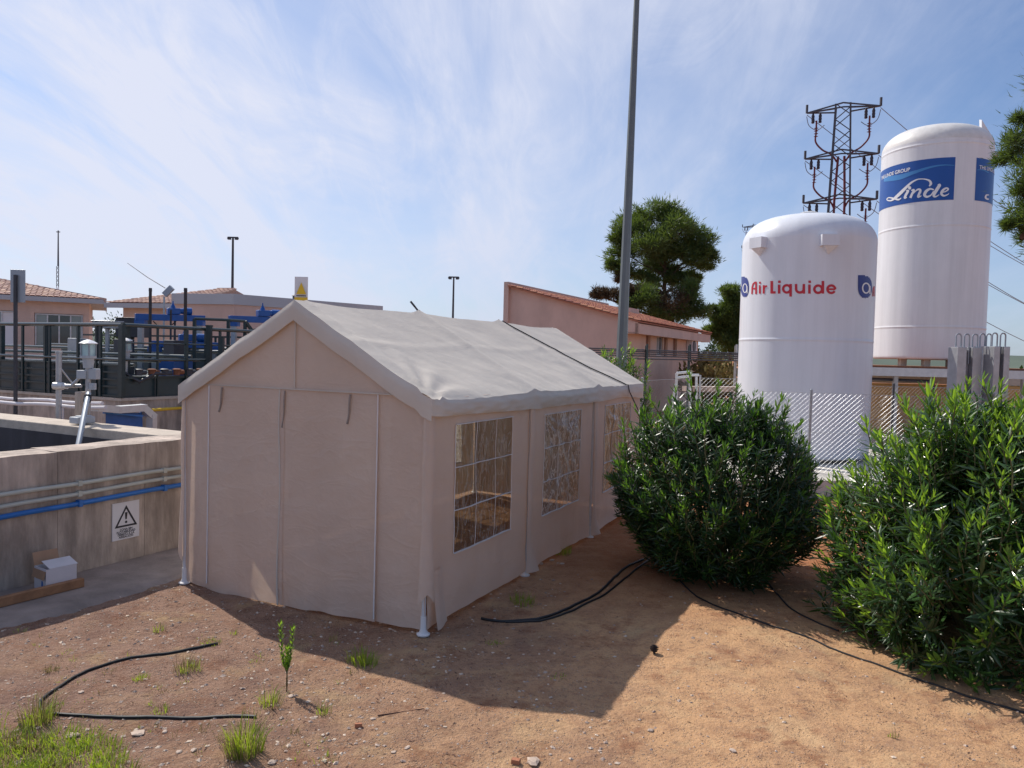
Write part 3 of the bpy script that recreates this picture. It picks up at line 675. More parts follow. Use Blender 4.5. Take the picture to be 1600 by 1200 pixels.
k = MB(); k.frame_box(G(.05, .06, zt), gm * 9, gn * .02, V(0, 0, .62)); k.build('side_sheet', M['green_panel'], gu)
k = MB(); k.frame_box(G(.06, .09, zt), gm * .02, gn * 5.5, V(0, 0, .38)); k.build('side_sheet', M['green_panel'], gu)
for i, z in enumerate((.02, .2, .34, .48, .62)):
    k = MB(); k.beam(G(.02, .03, zt + z), G(9, .03, zt + z), .05, .035); k.build('rib', M['green_steel'], gu)
k = MB(); k.beam(G(.02, .05, zt + .38), G(.02, 5.5, zt + .38), .06, .05); k.build('rib', M['green_steel'], gu)
k = MB(); k.frame_box(G(.1, .1, zt + .3), gm * 9, gn * 5.2, V(0, 0, .02)); k.build('deck', M['green_steel'], gu)
RZ = 2.76
for (a, b, w) in ((.0, .0, .105), (.62, 0, .05), (.34, .35, .12), (.75, 0, .045), (2.2, 0, .04), (2.35, 0, .04), (2.75, .3, .12), (1.3, 0, .05), (1.8, 5.2, .05), (1.1, 3, .06), (3.1, 0, .05), (3.35, 0, .05), (4.0, .1, .10), (0, .8, .04), (0, 2.4, .05), (6, 0, .07), (.0, 1.5, .07), (.0, 3.3, .10), (0, 5, .1)):
    k = MB(); k.beam(G(a, b, zt), G(a, b, RZ), w, w * .8, up=gn); k.build('post', M['green_steel'], gu)
for z, w in ((RZ, .075), (2.09, .055), (2.42, .03)):
    if z != 2.42:
        k = MB(); k.tube([G(0, 0, z), G(9, 0, z)], w * .55, 10); k.build('rail', M['green_rail'], gu, smooth=True)
    k = MB(); k.tube([G(0, .05, z), G(0, 5.4, z)], w * .55, 10); k.build('rail', M['green_rail'], gu, smooth=True)
for b, z_ in ((.5, 1.98), (1.1, 2.06), (1.9, 2.16), (3.2, 2.27), (4.6, 2.34)):
    k = MB(); k.tube([G(.3, b, z_), G(9.5, b, z_)], .036, 12); k.build('channel', M['green_rail'], gu, smooth=True)
k = MB(); k.beam(G(.0, 5.4, RZ - .1), G(9, 5.4, RZ - .1), .05, .05); k.build('rail', M['green_steel'], gu)
for a in (.8, 2, 3.4, 5.0, 6.4): 
    k = MB(); k.beam(G(a, 5.4, zt), G(a, 5.4, RZ - .1), .05, .05); k.build('post', M['green_steel'], gu)
k = MB(); k.frame_box(G(.3, 4.9, zt + .3), gm * 9, gn * .03, V(0, 0, .62)); k.build('back_sheet', M['green_panel'], gu)
k = MB(); k.frame_box(G(.25, 1.4, zt + .3), gm * .5, gn * .5, V(0, 0, .42)); k.build('blue_tank', M['blue_paint'], gu, bevel=.02)
for a_ in (1.2, 2.9, 4.6): k = MB(); k.frame_box(G(a_, 2.2, zt + .3), gm * .35, gn * .3, V(0, 0, .85)); k.build('equipment_box', M['rod'] if a_ < 4 else M['galv'], gu, bevel=.01)
# pump fittings on the deck edge
for i in range(6):
    pf = MB(); c = G(-.02, .35 + i * .30, zt + .42)
    pf.tube([c, c + V(0, 0, .10)], .07, 8); pf.tube([c + V(0, 0, .06), c + V(0, 0, .06) + gn * .16], .05, 8); pf.lathe(c + V(0, 0, .10), [(.085, 0), (.09, .02), (.05, .035)], 10)
    pf.build('valve', M['rust'] if i % 2 else M['rod'], gu, smooth=True)
k = MB(); k.tube([G(.2, .2, zt + .75), G(.12, .1, zt + .5), G(-.05, .35, zt + .3), G(-.06, .7, zt + .46), G(-.05, 1.1, zt + .45)], .035, 8); k.build('drain_hose', M['rod'], gu, smooth=True)
# second handrail farther right
hr = thing('handrail', 'tall dark green handrail in front of the blue mixer beams', 'handrail', at(303, 560, 17))
hx = [at(303, 560, 17), at(357, 560, 17.4), at(383, 560, 17.6)]
def up_to(p, px, py): 
    q = at(px, py, p.y); return q
tops = [at(304, 498, 17), at(357, 500, 17.4), at(383, 502, 17.6)]
for p, q in zip(hx, tops):
    k = MB(); k.beam(V(q.x, q.y, 1.36), q, .075, .06); k.build('post', M['green_steel'], hr)
for dy in (0, 16):
    pts = [at(304, 498 + dy, 17), at(357, 500 + dy, 17.4), at(383, 502 + dy, 17.6)]
    for i in range(2):
        k = MB(); k.tube([pts[i], pts[i + 1]], .034, 10); k.build('rail', M['green_rail'], hr, smooth=True)
k = MB(); k.beam(at(383, 502, 17.6), at(400, 525, 17.9), .06, .06); k.build('rail', M['green_steel'], hr)
for px, py, Y, nm in ((327, 508, 16.4, 'left of the two thick dark green posts below the far handrail'), (346, 526, 16.3, 'right of the two thick dark green posts below the far handrail')):
    q = at(px, py, Y); k = MB(); k.beam(V(q.x, q.y, 1.36), q, .11, .10); k.beam(q - V(0, 0, .03), q, .13, .12); solo(k, 'steel_post', M['green_steel'], nm, 'post', (q.x, q.y, 1.36), group='thick green posts')
# blue mixer drives
def mixer(px0, px1, py, Y0, Y1, mpx, label, mh=12):
    a = at(px0, py, Y0); b = at(px1, py + 3, Y1); t = thing('mixer_drive', label, 'mixer', (a.x, a.y, 1.36), 'blue mixer drives'); s = Y0 / F
    k = MB(); k.beam(a, b, .16, 10 * s); k.build('beam', M['blue_paint'], t, bevel=.008)
    f = (mpx - px0) / (px1 - px0); c = a.lerp(b, f) + V(0, 0, 5 * s); d = (b - a).normalized()
    g = MB(); g.beam(c - d * .2 + V(0, 0, .09), c + d * .12 + V(0, 0, .09), .22, .17); gb = g.build('gearbox', M['blue_paint'], t, bevel=.02)
    g = MB(); g.tube([c + d * .12 + V(0, 0, .10), c + d * .20 + V(0, 0, .10), c + d * .21 + V(0, 0, .10), c + d * .42 + V(0, 0, .10)], [.075, .075, .10, .10], 12); g.build('motor', M['blue_paint'], t, smooth=True)
    g = MB(); g.lathe(c - d * .05 + V(0, 0, .17), [(.07, 0), (.06, .05), (.02, .13), (.012, .2)], 10); g.build('cap', M['blue_paint'], t, smooth=True)
    for i, ff in enumerate((.08, .92)):
        p = a.lerp(b, ff); g = MB(); g.beam(V(p.x, p.y, 1.36), p - V(0, 0, 5 * s), .12, .12); g.build('support', M['galv'], t)
        g = MB(); g.box(p - V(0, 0, 5 * s + .05), (.26, .2, .12)); g.build('bracket', M['blue_paint'], t)
    p = a.lerp(b, f); g = MB(); g.tube([V(p.x, p.y, 1.3), p], .03, 8); g.build('shaft', M['rod'], t, smooth=True)
    g = MB(); g.tube([a.lerp(b, .25) + V(0, 0, -.1), a.lerp(b, .35) + V(0, 0, -.28), a.lerp(b, .5) + V(0, 0, -.22), a.lerp(b, .58) + V(0, 0, -.08)], .014, 6); g.build('cable', M['black'], t, smooth=True)
mixer(211, 320, 495, 20, 21, 272, 'blue mixer beam with motor, highest one at the left')
mixer(358, 450, 498, 20, 21, 412, 'blue mixer beam with motor partly hidden by the tent gable')
mixer(233, 342, 537, 18, 18.8, 292, 'blue mixer beam with boxy cover, lower one behind green rails')
for i, (px, py, Y, h, r, lab) in enumerate(((235, 450, 17.5, 0, .035, 'thin dark rod standing left of the solar lamp'), (290, 450, 17.5, 0, .038, 'thin dark rod standing right of the solar lamp'), (154, 505, 16.2, 0, .06, 'short dark post rising behind the beacon lamp'), (267, 484, 18.5, 0, .025, 'thin dark rod under the highest blue mixer motor'))):
    q = at(px, py, Y); k = MB(); k.tube([V(q.x, q.y, 1.3), q - V(0, 0, .08), q - V(0, 0, .07), q], [r, r, r * 1.15, r * 1.05], 8); solo(k, 'steel_rod', M['rod'], lab, 'rod', (q.x, q.y, 1.3), smooth=True)
# dark cabinets between
for (px, py, w, h, Y, lab) in ((207, 498, .7, .5, 20.5, 'dark square cabinet left of the blue mixer beam'), (168, 503, .55, .16, 19, 'pale flat equipment box above the green railing')):
    q = at(px, py, Y); k = MB(); k.box(q - V(0, 0, h / 2), (w, .4, h)); k.box(q + V(0, 0, .01), (w + .06, .46, .025)); k.box(V(q.x, q.y, (q.z - h + 1.3) / 2), (.08, .08, q.z - h - 1.3)); solo(k, 'cabinet', M['rod'] if h > .3 else M['galv'], lab, 'cabinet', (q.x, q.y, 1.3), bevel=.01)
# beacon lamps on poles
def beacon(px, ycap, Y, s, lab, zfoot):
    c = at(px, ycap, Y); t = thing('beacon_lamp', lab, 'lamp', (c.x, c.y, zfoot))
    k = MB(); k.lathe(c - V(0, 0, .015 * s), [(.165 * s, 0), (.17 * s, .012 * s), (.10 * s, .055 * s), (.02 * s, .085 * s)], 20); k.build('cap', M['print_white'], t, smooth=True)
    k = MB(); k.lathe(c - V(0, 0, .25 * s), [(.125 * s, 0), (.125 * s, .23 * s)], 20); k.build('lens', M['lens'], t, smooth=True)
    for i in range(5):
        a = i * 2 * math.pi / 5 + .3; k = MB(); k.beam(c + V(math.cos(a) * .135 * s, math.sin(a) * .135 * s, -.30 * s), c + V(math.cos(a) * .135 * s, math.sin(a) * .135 * s, -.01), .022 * s, .022 * s); k.build('guard_bar', M['sign_grey'], t)
    k = MB(); k.lathe(c - V(0, 0, .50 * s), [(.09 * s, 0), (.10 * s, .1 * s), (.105 * s, .19 * s), (.15 * s, .20 * s), (.15 * s, .25 * s)], 18); k.build('housing', M['fascia'], t, smooth=True)
    k = MB(); k.lathe(V(c.x, c.y, zfoot), [(.035, 0), (.035, c.z - .5 * s - zfoot)], 10); k.build('pole', M['galv'], t, smooth=True)
    return t, c
bl, c = beacon(138, 536, 10.6, .70, 'beacon lamp with white cap and valve boxes on a leaning pole', 1.29)
k = MB(); k.box(c + V(-.07, 0, -.44), (.13, .12, .12)); k.build('junction_box', M['fascia'], bl, bevel=.01)
k = MB(); k.box(c + V(.075, .02, -.43), (.11, .12, .15)); k.build('junction_box', M['fascia'], bl, bevel=.01)
k = MB(); k.box(c + V(.09, -.05, -.60), (.08, .05, .09)); k.tube([c + V(.09, -.085, -.60), c + V(.09, -.07, -.60)], .022, 10); k.build('valve', M['fascia'], bl)
k = MB(); k.tube([c + V(-.02, 0, -.38), c + V(-.22, -.02, -.60)], .022, 8); k.tube([c + V(-.10, 0, -.60), c + V(-.34, .05, -.61)], .026, 8); k.build('pipe_stub', M['galv'], bl, smooth=True)
lp = thing('leaning_pole', 'grey steel pole leaning down into the concrete basin', 'pole', at(123, 693, 9.4))
k = MB(); k.tube([at(117, 720, 9.2), at(123, 693, 9.4), at(138, 615, 10.3)], .034, 10); k.build('tube', M['sign_grey'], lp, smooth=True)
k = MB(); k.tube([at(136, 627, 10.2), at(137, 619, 10.25)], .05, 10); k.build('clamp', M['black'], lp, smooth=True)
cpst = MB(); q = at(128, 612, 10.55); cpst.box(V(q.x, q.y, (q.z + 1.29) / 2), (.13, .13, q.z - 1.29), TA); solo(cpst, 'concrete_post', M['concrete'], 'short stained concrete post behind the leaning pole', 'post', (q.x, q.y, 1.29), bevel=.012)
beacon(197, 532, 14.9, .72, 'second beacon lamp with white cap behind the green corner post', 1.36)
# white blocks and pipes beyond the basin
q = gr(122, 664, 1.29); k = MB(); k.box(q + V(0, .1, .06), (.26, .18, .09), TA); k.box(q + V(.02, .1, .105), (.18, .13, .03), TA); solo(k, 'pipe_support', M['fascia'], 'pale block on the basin rim under the leaning pole', 'block', q, bevel=.02)
for (x0, y0, x1, y1, Y0, Y1, r, lab) in ((-40, 619, 160, 631, 13.4, 11.4, .026, 'upper white pipe running behind the concrete basin'), (-40, 626, 165, 638, 13.1, 11.2, .030, 'lower white pipe running behind the concrete basin')):
    a, b = at(x0, y0, Y0), at(x1, y1, Y1); k = MB(); k.tube([a.lerp(b, i / 8) + V(0, 0, .012 * math.sin(i * 1.7)) for i in range(9)], r, 10)
    for f in (.2, .7): p = a.lerp(b, f); k.tube([V(p.x, p.y, .3), V(p.x, p.y, p.z)], .03, 6)
    solo(k, 'white_pipe', M['boxwhite'], lab, 'pipe', a, smooth=True, group='white pipes behind the basin')
q = at(92, 552, 11.6); gp_ = thing('galvanised_post', 'galvanised post with round sensor box behind the basin', 'post', (q.x, q.y, 1.0))
k = MB(); k.lathe(V(q.x, q.y, .8), [(.042, 0), (.042, q.z - .8), (.05, q.z - .8), (.05, q.z - .77)], 12); k.build('tube', M['galv'], gp_, smooth=True)
c = at(91, 603, 11.55); k = MB(); k.tube([c + V(-.07, 0, 0), c + V(.08, 0, 0)], .055, 12); k.tube([c + V(.08, 0, 0), c + V(.14, 0, 0)], .045, 10); k.build('sensor', M['galv_light'], gp_, smooth=True)
k = MB(); k.tube([at(95, 576, 11.6), at(114, 600, 11.8)], .012, 6); k.build('stay', M['galv'], gp_)
# sign seen from the back
q0 = at(28, 627, 12.6); q1 = at(28, 430, 12.6); sb = thing('blank_sign', 'grey sign panel seen from behind on a dark post at far left', 'sign', q0)
k = MB(); k.box(at(28, 447, 12.57), (.245, .012, .54)); k.build('panel', M['sign_grey'], sb, bevel=.004)
k = MB(); k.beam(V(q0.x, q0.y - .06, 1.0), V(q1.x, q1.y - .06, q1.z), .05, .04); k.build('post', M['rod'], sb)
# blue hatch with grey duct
hb = thing('inlet_hatch', 'blue hatch under a bent pale grey duct behind the basin', 'hatch', at(200, 668, 12.6))
pts = [at(150, 637, 11.6), at(182, 640, 12.0), at(222, 637, 12.6), at(237, 650, 12.75), at(237, 690, 12.75)]
k = MB()
for i in range(4): k.beam(pts[i] - (pts[i + 1] - pts[i]).normalized() * .03, pts[i + 1] + (pts[i + 1] - pts[i]).normalized() * .03, .16, .11)
k.build('duct', M['galv_light'], hb)
k = MB(); k.raw([at(165, 645, 11.9), at(222, 645, 12.6), at(224, 690, 12.62), at(165, 690, 11.9), at(165, 645, 12.3), at(222, 645, 13), at(224, 690, 13), at(165, 690, 12.3)], [(3, 2, 1, 0), (0, 1, 5, 4), (1, 2, 6, 5), (4, 5, 6, 7), (3, 0, 4, 7)]); k.build('door', M['blue_paint'], hb)
k = MB(); k.beam(at(162, 645, 11.85), at(222, 650, 12.5), .05, .025); k.build('edge_trim', M['pvc_blue'], hb)

# yellow triangle sign
q = at(470, 440, 13.6); ys = thing('hazard_sign', 'white plate with yellow triangle rising behind the tent ridge', 'sign', (q.x, q.y, 0))
k = MB(); k.frame_box(at(460, 470, 13.6), V(.235, 0, 0), V(0, .015, 0), V(0, 0, .43)); k.build('plate', M['sign_white'], ys, bevel=.003)
O = at(460, 470, 13.58)
k = MB(); k.face([O + V(a, 0, b) for a, b in ((.03, .12), (.205, .12), (.118, .33))]); k.build('triangle', M['sign_yellow'], ys)
k = MB(); k.face([O + V(a, 0, b) for a, b in ((.0, .0), (.235, .0), (.235, .065), (0, .065))]); k.build('stripe', M['sign_yellow'], ys)
k = MB(); k.face([O + V(a, 0, b) for a, b in ((.03, .085), (.205, .085), (.205, .10), (.03, .10))]); k.build('text_bar', M['sign_black'], ys)
k = MB(); k.beam(V(q.x, q.y + .03, 0), V(q.x, q.y + .03, q.z - .1), .05, .05); k.build('post', M['galv'], ys)

# ------------------------------------------------------------------ buildings at the back
def wall_windows(root, O, X, wins, depth=.12, frame=M['aluminium']):
    """each window: (x0,x1,z0,z1,n_panes,glass)"""
    N_ = V(X.y, -X.x, 0)
    for (x0, x1, z0, z1, n, gm_) in wins:
        fr = MB(); w = .06
        fr.frame_box(O + X * x0 + V(0, 0, z0) + N_ * .01, X * (x1 - x0), V(0, 0, w), -N_ * depth); fr.frame_box(O + X * x0 + V(0, 0, z1 - w) + N_ * .01, X * (x1 - x0), V(0, 0, w), -N_ * depth)
        for i in range(n + 1):
            xx = x0 + (x1 - x0 - w) * i / n; fr.frame_box(O + X * xx + V(0, 0, z0 + w) + N_ * .008, X * w, V(0, 0, z1 - z0 - 2 * w), -N_ * depth)
        f = fr.build('window', frame, root)
        for i in range(n):
            xa = x0 + (x1 - x0 - w) * i / n + w; xb = x0 + (x1 - x0 - w) * (i + 1) / n
            g = MB(); g.frame_box(O + X * xa + V(0, 0, z0 + w) + N_ * -.05, X * (xb - xa), V(0, 0, z1 - z0 - 2 * w), -N_ * .01)
            g.build('pane', gm_[i % len(gm_)] if isinstance(gm_, list) else gm_, f)
def wall_holes(mb, O, X, L, H, holes, depth=.25):
    """wall sheet with recessed openings, real reveals"""
    N_ = V(X.y, -X.x, 0)
    xs = sorted(set([0, L] + [h[0] for h in holes] + [h[1] for h in holes])); zs = sorted(set([0, H] + [h[2] for h in holes] + [h[3] for h in holes]))
    for i in range(len(xs) - 1):
        for j in range(len(zs) - 1):
            xm, zm = (xs[i] + xs[i + 1]) / 2, (zs[j] + zs[j + 1]) / 2
            if any(h[0] < xm < h[1] and h[2] < zm < h[3] for h in holes): continue
            mb.face([O + X * xs[i] + V(0, 0, zs[j]), O + X * xs[i + 1] + V(0, 0, zs[j]), O + X * xs[i + 1] + V(0, 0, zs[j + 1]), O + X * xs[i] + V(0, 0, zs[j + 1])])
    for (a, b, c, d) in [h[:4] for h in holes]:
        P = lambda x, z, q: O + X * x + V(0, 0, z) - N_ * q
        for e in (((a, c), (b, c)), ((b, c), (b, d)), ((b, d), (a, d)), ((a, d), (a, c))):
            mb.face([P(*e[0], 0), P(*e[0], depth), P(*e[1], depth), P(*e[1], 0)])
        mb.face([P(a, c, depth), P(b, c, depth), P(b, d, depth), P(a, d, depth)])
def tiles(mb, O, X, S, L, SL, nc, nr, tip=None, hl=.05):
    """barrel tiles: columns along X, rows up the slope S"""
    Nn = X.cross(S).normalized(); 
    if Nn.z < 0: Nn = -Nn
    cw, rh = L / nc, SL / nr
    for i in range(nc):
        for j in range(nr):
            x0 = i * cw; y0 = j * rh
            if tip and not tip((x0 + cw / 2), y0 + rh / 2): continue
            jx = .01 * (rnd() - .5)
            a = []
            for yy, lift in ((y0 - .03, .028), (y0 + rh, 0)):
                for t in range(5):
                    an = math.pi * t / 4; a.append(O + X * (x0 + cw / 2 - math.cos(an) * cw * .5 + jx) + S * yy + Nn * (lift + hl * math.sin(an)))
            mb.raw(a, [(t, t + 1, t + 6, t + 5) for t in range(4)] + [(0, 4, 3, 2, 1)])
# pink building
PA = V(4.49, 30, 0); bn, bm = tn, tm
def B(s, t, z): return PA + bn * s + bm * t + V(0, 0, z)
pb = thing('pink_building', 'long pink plastered building with red tiled mono pitch roof', 'building', PA)
EZ, TZ, TLEN, SLEN = 3.88, 5.22, 5.2, 12.6
holes = [(1.55, 2.35, 2.45, 3.28), (3.0, 4.05, 2.3, 3.28), (4.35, 4.85, 2.45, 3.28), (5.6, 6.4, 2.45, 3.28), (8.0, 9.0, 2.3, 3.28)]
holes = [(2.6, 3.3, 2.45, 3.38), (4.3, 5.4, 2.45, 3.40), (5.55, 6.2, 2.45, 3.38), (7.2, 8.0, 2.45, 3.38)]; RS = (TZ - EZ) / TLEN
k = MB(); wall_holes(k, B(0, 0, 0), bn, SLEN, EZ, holes, .18)
k.face([B(SLEN, 0, 0), B(SLEN, TLEN, 0), B(SLEN, TLEN, TZ), B(SLEN, 0, EZ)]); k.face([B(SLEN, TLEN, 0), B(0, TLEN, 0), B(0, TLEN, TZ), B(SLEN, TLEN, TZ)])
k.build('wall', M['plaster_warm'], pb)
k = MB(); k.face([B(0, TLEN, 0), B(0, 0, 0), B(0, 0, EZ), B(0, TLEN, TZ)]); k.build('gable_wall', M['plaster_mauve'], pb)
k = MB(); k.frame_box(B(-.15, TLEN - .0, 0), bn * (SLEN + .3), bm * .22, V(0, 0, TZ + .22)); k.build('parapet', M['plaster_mauve'], pb)
for (x0, x1, z0, z1), kind in zip(holes, ('s', 'w', 's', 's')):
    N_ = V(bn.y, -bn.x, 0)
    if kind == 's':
        f = MB(); f.frame_box(B(x0, 0, z0) - N_ * .10, bn * (x1 - x0), V(0, 0, z1 - z0), -N_ * .03); f.build('shutter', M['shutter'], pb)
    else:
        wall_windows(pb, B(x0, 0, 0) - N_ * .06, bn, [(0.02, x1 - x0 - .02, z0 + .02, z1 - .02, 2, [M['curtain'], M['glass_dark']])], .08)
OVH = .55; sl_ = (V(0, 0, TZ - EZ) + bm * TLEN).normalized(); so_ = B(-.25, -OVH, EZ + .06 - OVH * (TZ - EZ) / TLEN)
rl = (TLEN + OVH) / bm.dot(sl_)
k = MB(); k.frame_box(so_ - sl_ * .0, bn * (SLEN + 1.0), sl_ * rl, V(0, 0, -.05)); rf = k.build('roof', M['tile'], pb)
k = MB(); tiles(k, so_ + V(0, 0, .01), bn, sl_, SLEN + 1.0, rl, 62, 18); k.build('roof_tiles', M['tile'], rf, smooth=False, kind='stuff')
k = MB(); k.frame_box(B(-.2, -OVH + .06, EZ - OVH * RS - .42), bn * (SLEN + .9), bm * .12, V(0, 0, .40)); k.frame_box(B(-.2, -OVH + .18, EZ - OVH * RS - .40), bn * (SLEN + .9), bm * (OVH - .19), V(0, 0, .04)); k.build('eave_fascia', M['plaster'], pb)
for s_ in (-.2, SLEN + .7):
    k = MB(); k.raw([B(s_, .0, EZ + .02), B(s_, -OVH + .06, EZ - OVH * RS), B(s_, -OVH + .06, EZ - OVH * RS - .42), B(s_, 0, EZ - OVH * RS - .42), B(s_ + .05, .0, EZ + .02), B(s_ + .05, -OVH + .06, EZ - OVH * RS), B(s_ + .05, -OVH + .06, EZ - OVH * RS - .42), B(s_ + .05, 0, EZ - OVH * RS - .42)], [(0, 1, 2, 3), (7, 6, 5, 4), (0, 3, 7, 4), (0, 4, 5, 1), (1, 5, 6, 2), (2, 6, 7, 3)])
    k.build('eave_end', M['plaster_mauve'], pb)
k = MB(); k.frame_box(B(8.6, 2.6, 4.3), bn * 1.5, bm * .9, V(0, 0, .62)); k.build('chimney', M['plaster'], pb)
ac = thing('air_conditioner', 'white air conditioner unit on the pink building wall', 'air conditioner', B(10.4, -.05, 2.6))
k = MB(); k.frame_box(B(9.9, -.30, 2.65), bn * 1.1, bm * .29, V(0, 0, .75)); k.build('casing', M['sign_white'], ac, bevel=.02)
k = MB(); k.tube([B(10.3, -.302, 3.02), B(10.3, -.34, 3.02)], .30, 16); k.build('fan_grille', M['rod'], ac)
k = MB(); k.frame_box(B(.5, TLEN + .25, 0), bn * 9, bm * 3.6, V(0, 0, 3.78)); an = solo(k, 'low_annex', M['plaster_mauve'], 'low flat roofed pink annex left of the tiled building', 'building', B(.5, TLEN + .25, 0))
# far left buildings
def hip_house(name, label, E0, E1, eave_z, ridge_z, depth, wallm, tilem, wins, inset, hipx, oh=.55):
    X = (E1 - E0); X.z = 0; Lg = X.length; X.normalize(); Yb = V(-X.y, X.x, 0)
    O = V(E0.x, E0.y, 0) + Yb * oh; t = thing(name, label, 'building', O)
    k = MB(); wall_holes(k, O + X * inset[0], X, Lg - inset[0] - inset[1], eave_z - .05, [(w[0] - inset[0], w[1] - inset[0], w[2], w[3]) for w in wins], .2)
    a, b = O + X * inset[0], O + X * (Lg - inset[1])
    for p, q in ((b, b + Yb * depth), (b + Yb * depth, a + Yb * depth), (a + Yb * depth, a)): k.face([p, q, q + V(0, 0, eave_z - .05), p + V(0, 0, eave_z - .05)])
    k.build('wall', wallm, t)
    e = [V(E0.x, E0.y, eave_z), V(E0.x, E0.y, eave_z) + X * Lg, V(E0.x, E0.y, eave_z) + X * Lg + Yb * (depth + 2 * oh), V(E0.x, E0.y, eave_z) + Yb * (depth + 2 * oh)]
    half = (depth + 2 * oh) / 2
    r0 = V(E0.x, E0.y, ridge_z) + X * hipx[0] + Yb * half; r1 = V(E0.x, E0.y, ridge_z) + X * (Lg - hipx[1]) + Yb * half
    k = MB(); k.face([e[0], e[1], r1, r0]); k.face([e[1], e[2], r1]); k.face([e[2], e[3], r0, r1]); k.face([e[3], e[0], r0]); rf = k.build('roof', tilem, t)
    S = (Yb * half + V(0, 0, ridge_z - eave_z)); sl__ = S.length; S.normalize()
    k = MB(); nc = int(Lg / .24); tiles(k, e[0] + V(0, 0, .015), X, S, Lg, sl__, nc, 14, tip=lambda x, y: x > hipx[0] * y / sl__ - .05 and (Lg - x) > hipx[1] * y / sl__ - .05, hl=.045); k.build('roof_tiles', tilem, rf, kind='stuff')
    k = MB(); k.beam(e[0] + V(0, 0, -.10), e[1] + V(0, 0, -.10), .06, .22); k.beam(e[1] + V(0, 0, -.10), e[2] + V(0, 0, -.10), .06, .22); k.build('gutter', M['fascia'], t)
    k = MB(); k.face([e[0] + V(0, 0, -.15), e[1] + V(0, 0, -.15), e[2] + V(0, 0, -.15), e[3] + V(0, 0, -.15)]); k.build('soffit', M['fascia'], t)
    k = MB(); k.tube([r0, r1, e[1]], .09, 6); k.build('ridge_cap', tilem, t, smooth=True)
    wall_windows(t, O - Yb * -.10, X, [(w[0] + .02, w[1] - .02, w[2] + .02, w[3] - .02, w[4], w[5]) for w in wins], .1)
    return t
e0, e1 = at(0, 460, 35), at(165, 469, 37); e0 = e0 + (e0 - e1) * 1.6
ez = (e1.z + at(0, 460, 35).z) / 2
LG = (V(e1.x, e1.y, 0) - V(e0.x, e0.y, 0)).length; px2x = LG / 429
hip_house('pink_house', 'pink house with hipped pale tile roof at the far left', e0, e1, ez, ez + 1.28, 8.5, M['plaster'], M['tile_pale'],
          [((264 + 50) * px2x, (264 + 128) * px2x, 2.15, 3.8, 4, [M['glass_pale'], M['glass_dark'], M['glass_dark'], M['glass_pale']]), ((264 - 45) * px2x, (264 + 23) * px2x, 2.15, 3.85, 3, [M['print_white'], M['glass_pale']])], (.4, .7), (4.5, 6.6))
e0, e1 = at(163, 471, 35.5), at(290, 477, 34.5); ez = at(220, 474, 35).z
hip_house('pink_annex', 'small pink house with low tiled roof behind the mixers', e0, e1, ez, ez + 1.0, 7, M['plaster_warm'], M['tile_pale'], [], (.6, .2), (3.2, .15), .5)
# flat roofed building with grey fascia
c1 = at(365, 459, 30); FZ = c1.z; fz0 = FZ - .42
dl = (at(268, 458, 30.6) - c1); dl.z = 0; dr = (at(520, 474, 33.5) - c1); dr.z = 0
fb = thing('flat_building', 'pink building with broad grey flat roof fascia behind tent', 'building', (c1.x, c1.y, 0))
c0 = V(c1.x, c1.y, 0); PL = c0 + dl; PR = c0 + dr * 1.6; BK = V(PR.x - 6, PR.y + 6, 0); BL = V(PL.x + 1.0, PL.y + 9, 0)
poly = [PL, c0, PR, BK, BL]
cen = sum(poly, V(0, 0, 0)) / 5
def ring(mb, sc_, z0, z1):
    p = [cen + (q - cen) * sc_ for q in poly]
    for i in range(5): j = (i + 1) % 5; mb.face([p[i] + V(0, 0, z0), p[j] + V(0, 0, z0), p[j] + V(0, 0, z1), p[i] + V(0, 0, z1)])
    mb.face([q + V(0, 0, z1) for q in p]); mb.face([q + V(0, 0, z0) for q in p][::-1])
k = MB(); ring(k, .985, 0, fz0); k.build('wall', M['plaster_mauve'], fb)
k = MB(); ring(k, 1.0, fz0 + .002, FZ); k.build('fascia', M['fascia'], fb)
for t_, z_ in ((.55, .0),): 
    p = c0.lerp(PR, .30) + V(.3, .6, FZ); k = MB(); k.lathe(p, [(.12, 0), (.12, .12), (.16, .14), (.05, .2)], 10); k.build('roof_vent', M['rod'], fb, smooth=True)
# masts and lamps
def floodmast(px, ytop, Y, lab, r=.16):
    q = at(px, ytop, Y); t = thing('floodlight_mast', lab, 'light mast', (q.x, q.y, 0), 'floodlight masts')
    k = MB(); k.tube([V(q.x, q.y, 0), V(q.x, q.y, q.z)], [r * 1.3, r * .75], 8); k.build('pole', M['rod'], t, smooth=True)
    s = Y / F
    for d in (-1, 1):
        k = MB(); k.box(q + V(d * 5.5 * s, 0, -1.2 * s), (4.5 * s, 4 * s, 2.6 * s)); k.build('lamp_head', M['rod'], t)
    k = MB(); k.beam(q + V(-8 * s, 0, 1 * s), q + V(8 * s, 0, 1 * s), 2 * s, 2 * s); k.beam(q + V(-8 * s, 0, 1 * s), q + V(-8 * s, 0, -1.5 * s), 1.6 * s, 1.6 * s); k.beam(q + V(8 * s, 0, 1 * s), q + V(8 * s, 0, -1.5 * s), 1.6 * s, 1.6 * s); k.build('crossarm', M['rod'], t)
floodmast(364, 372, 85, 'dark twin floodlight mast rising behind the grey fascia building')
floodmast(709, 434, 125, 'smaller dark twin floodlight mast behind the tent roof', .18)
q = at(91, 360, 150); rm = thing('radio_mast', 'slim lattice radio mast far away over the pink house', 'mast', (q.x, q.y, 0))
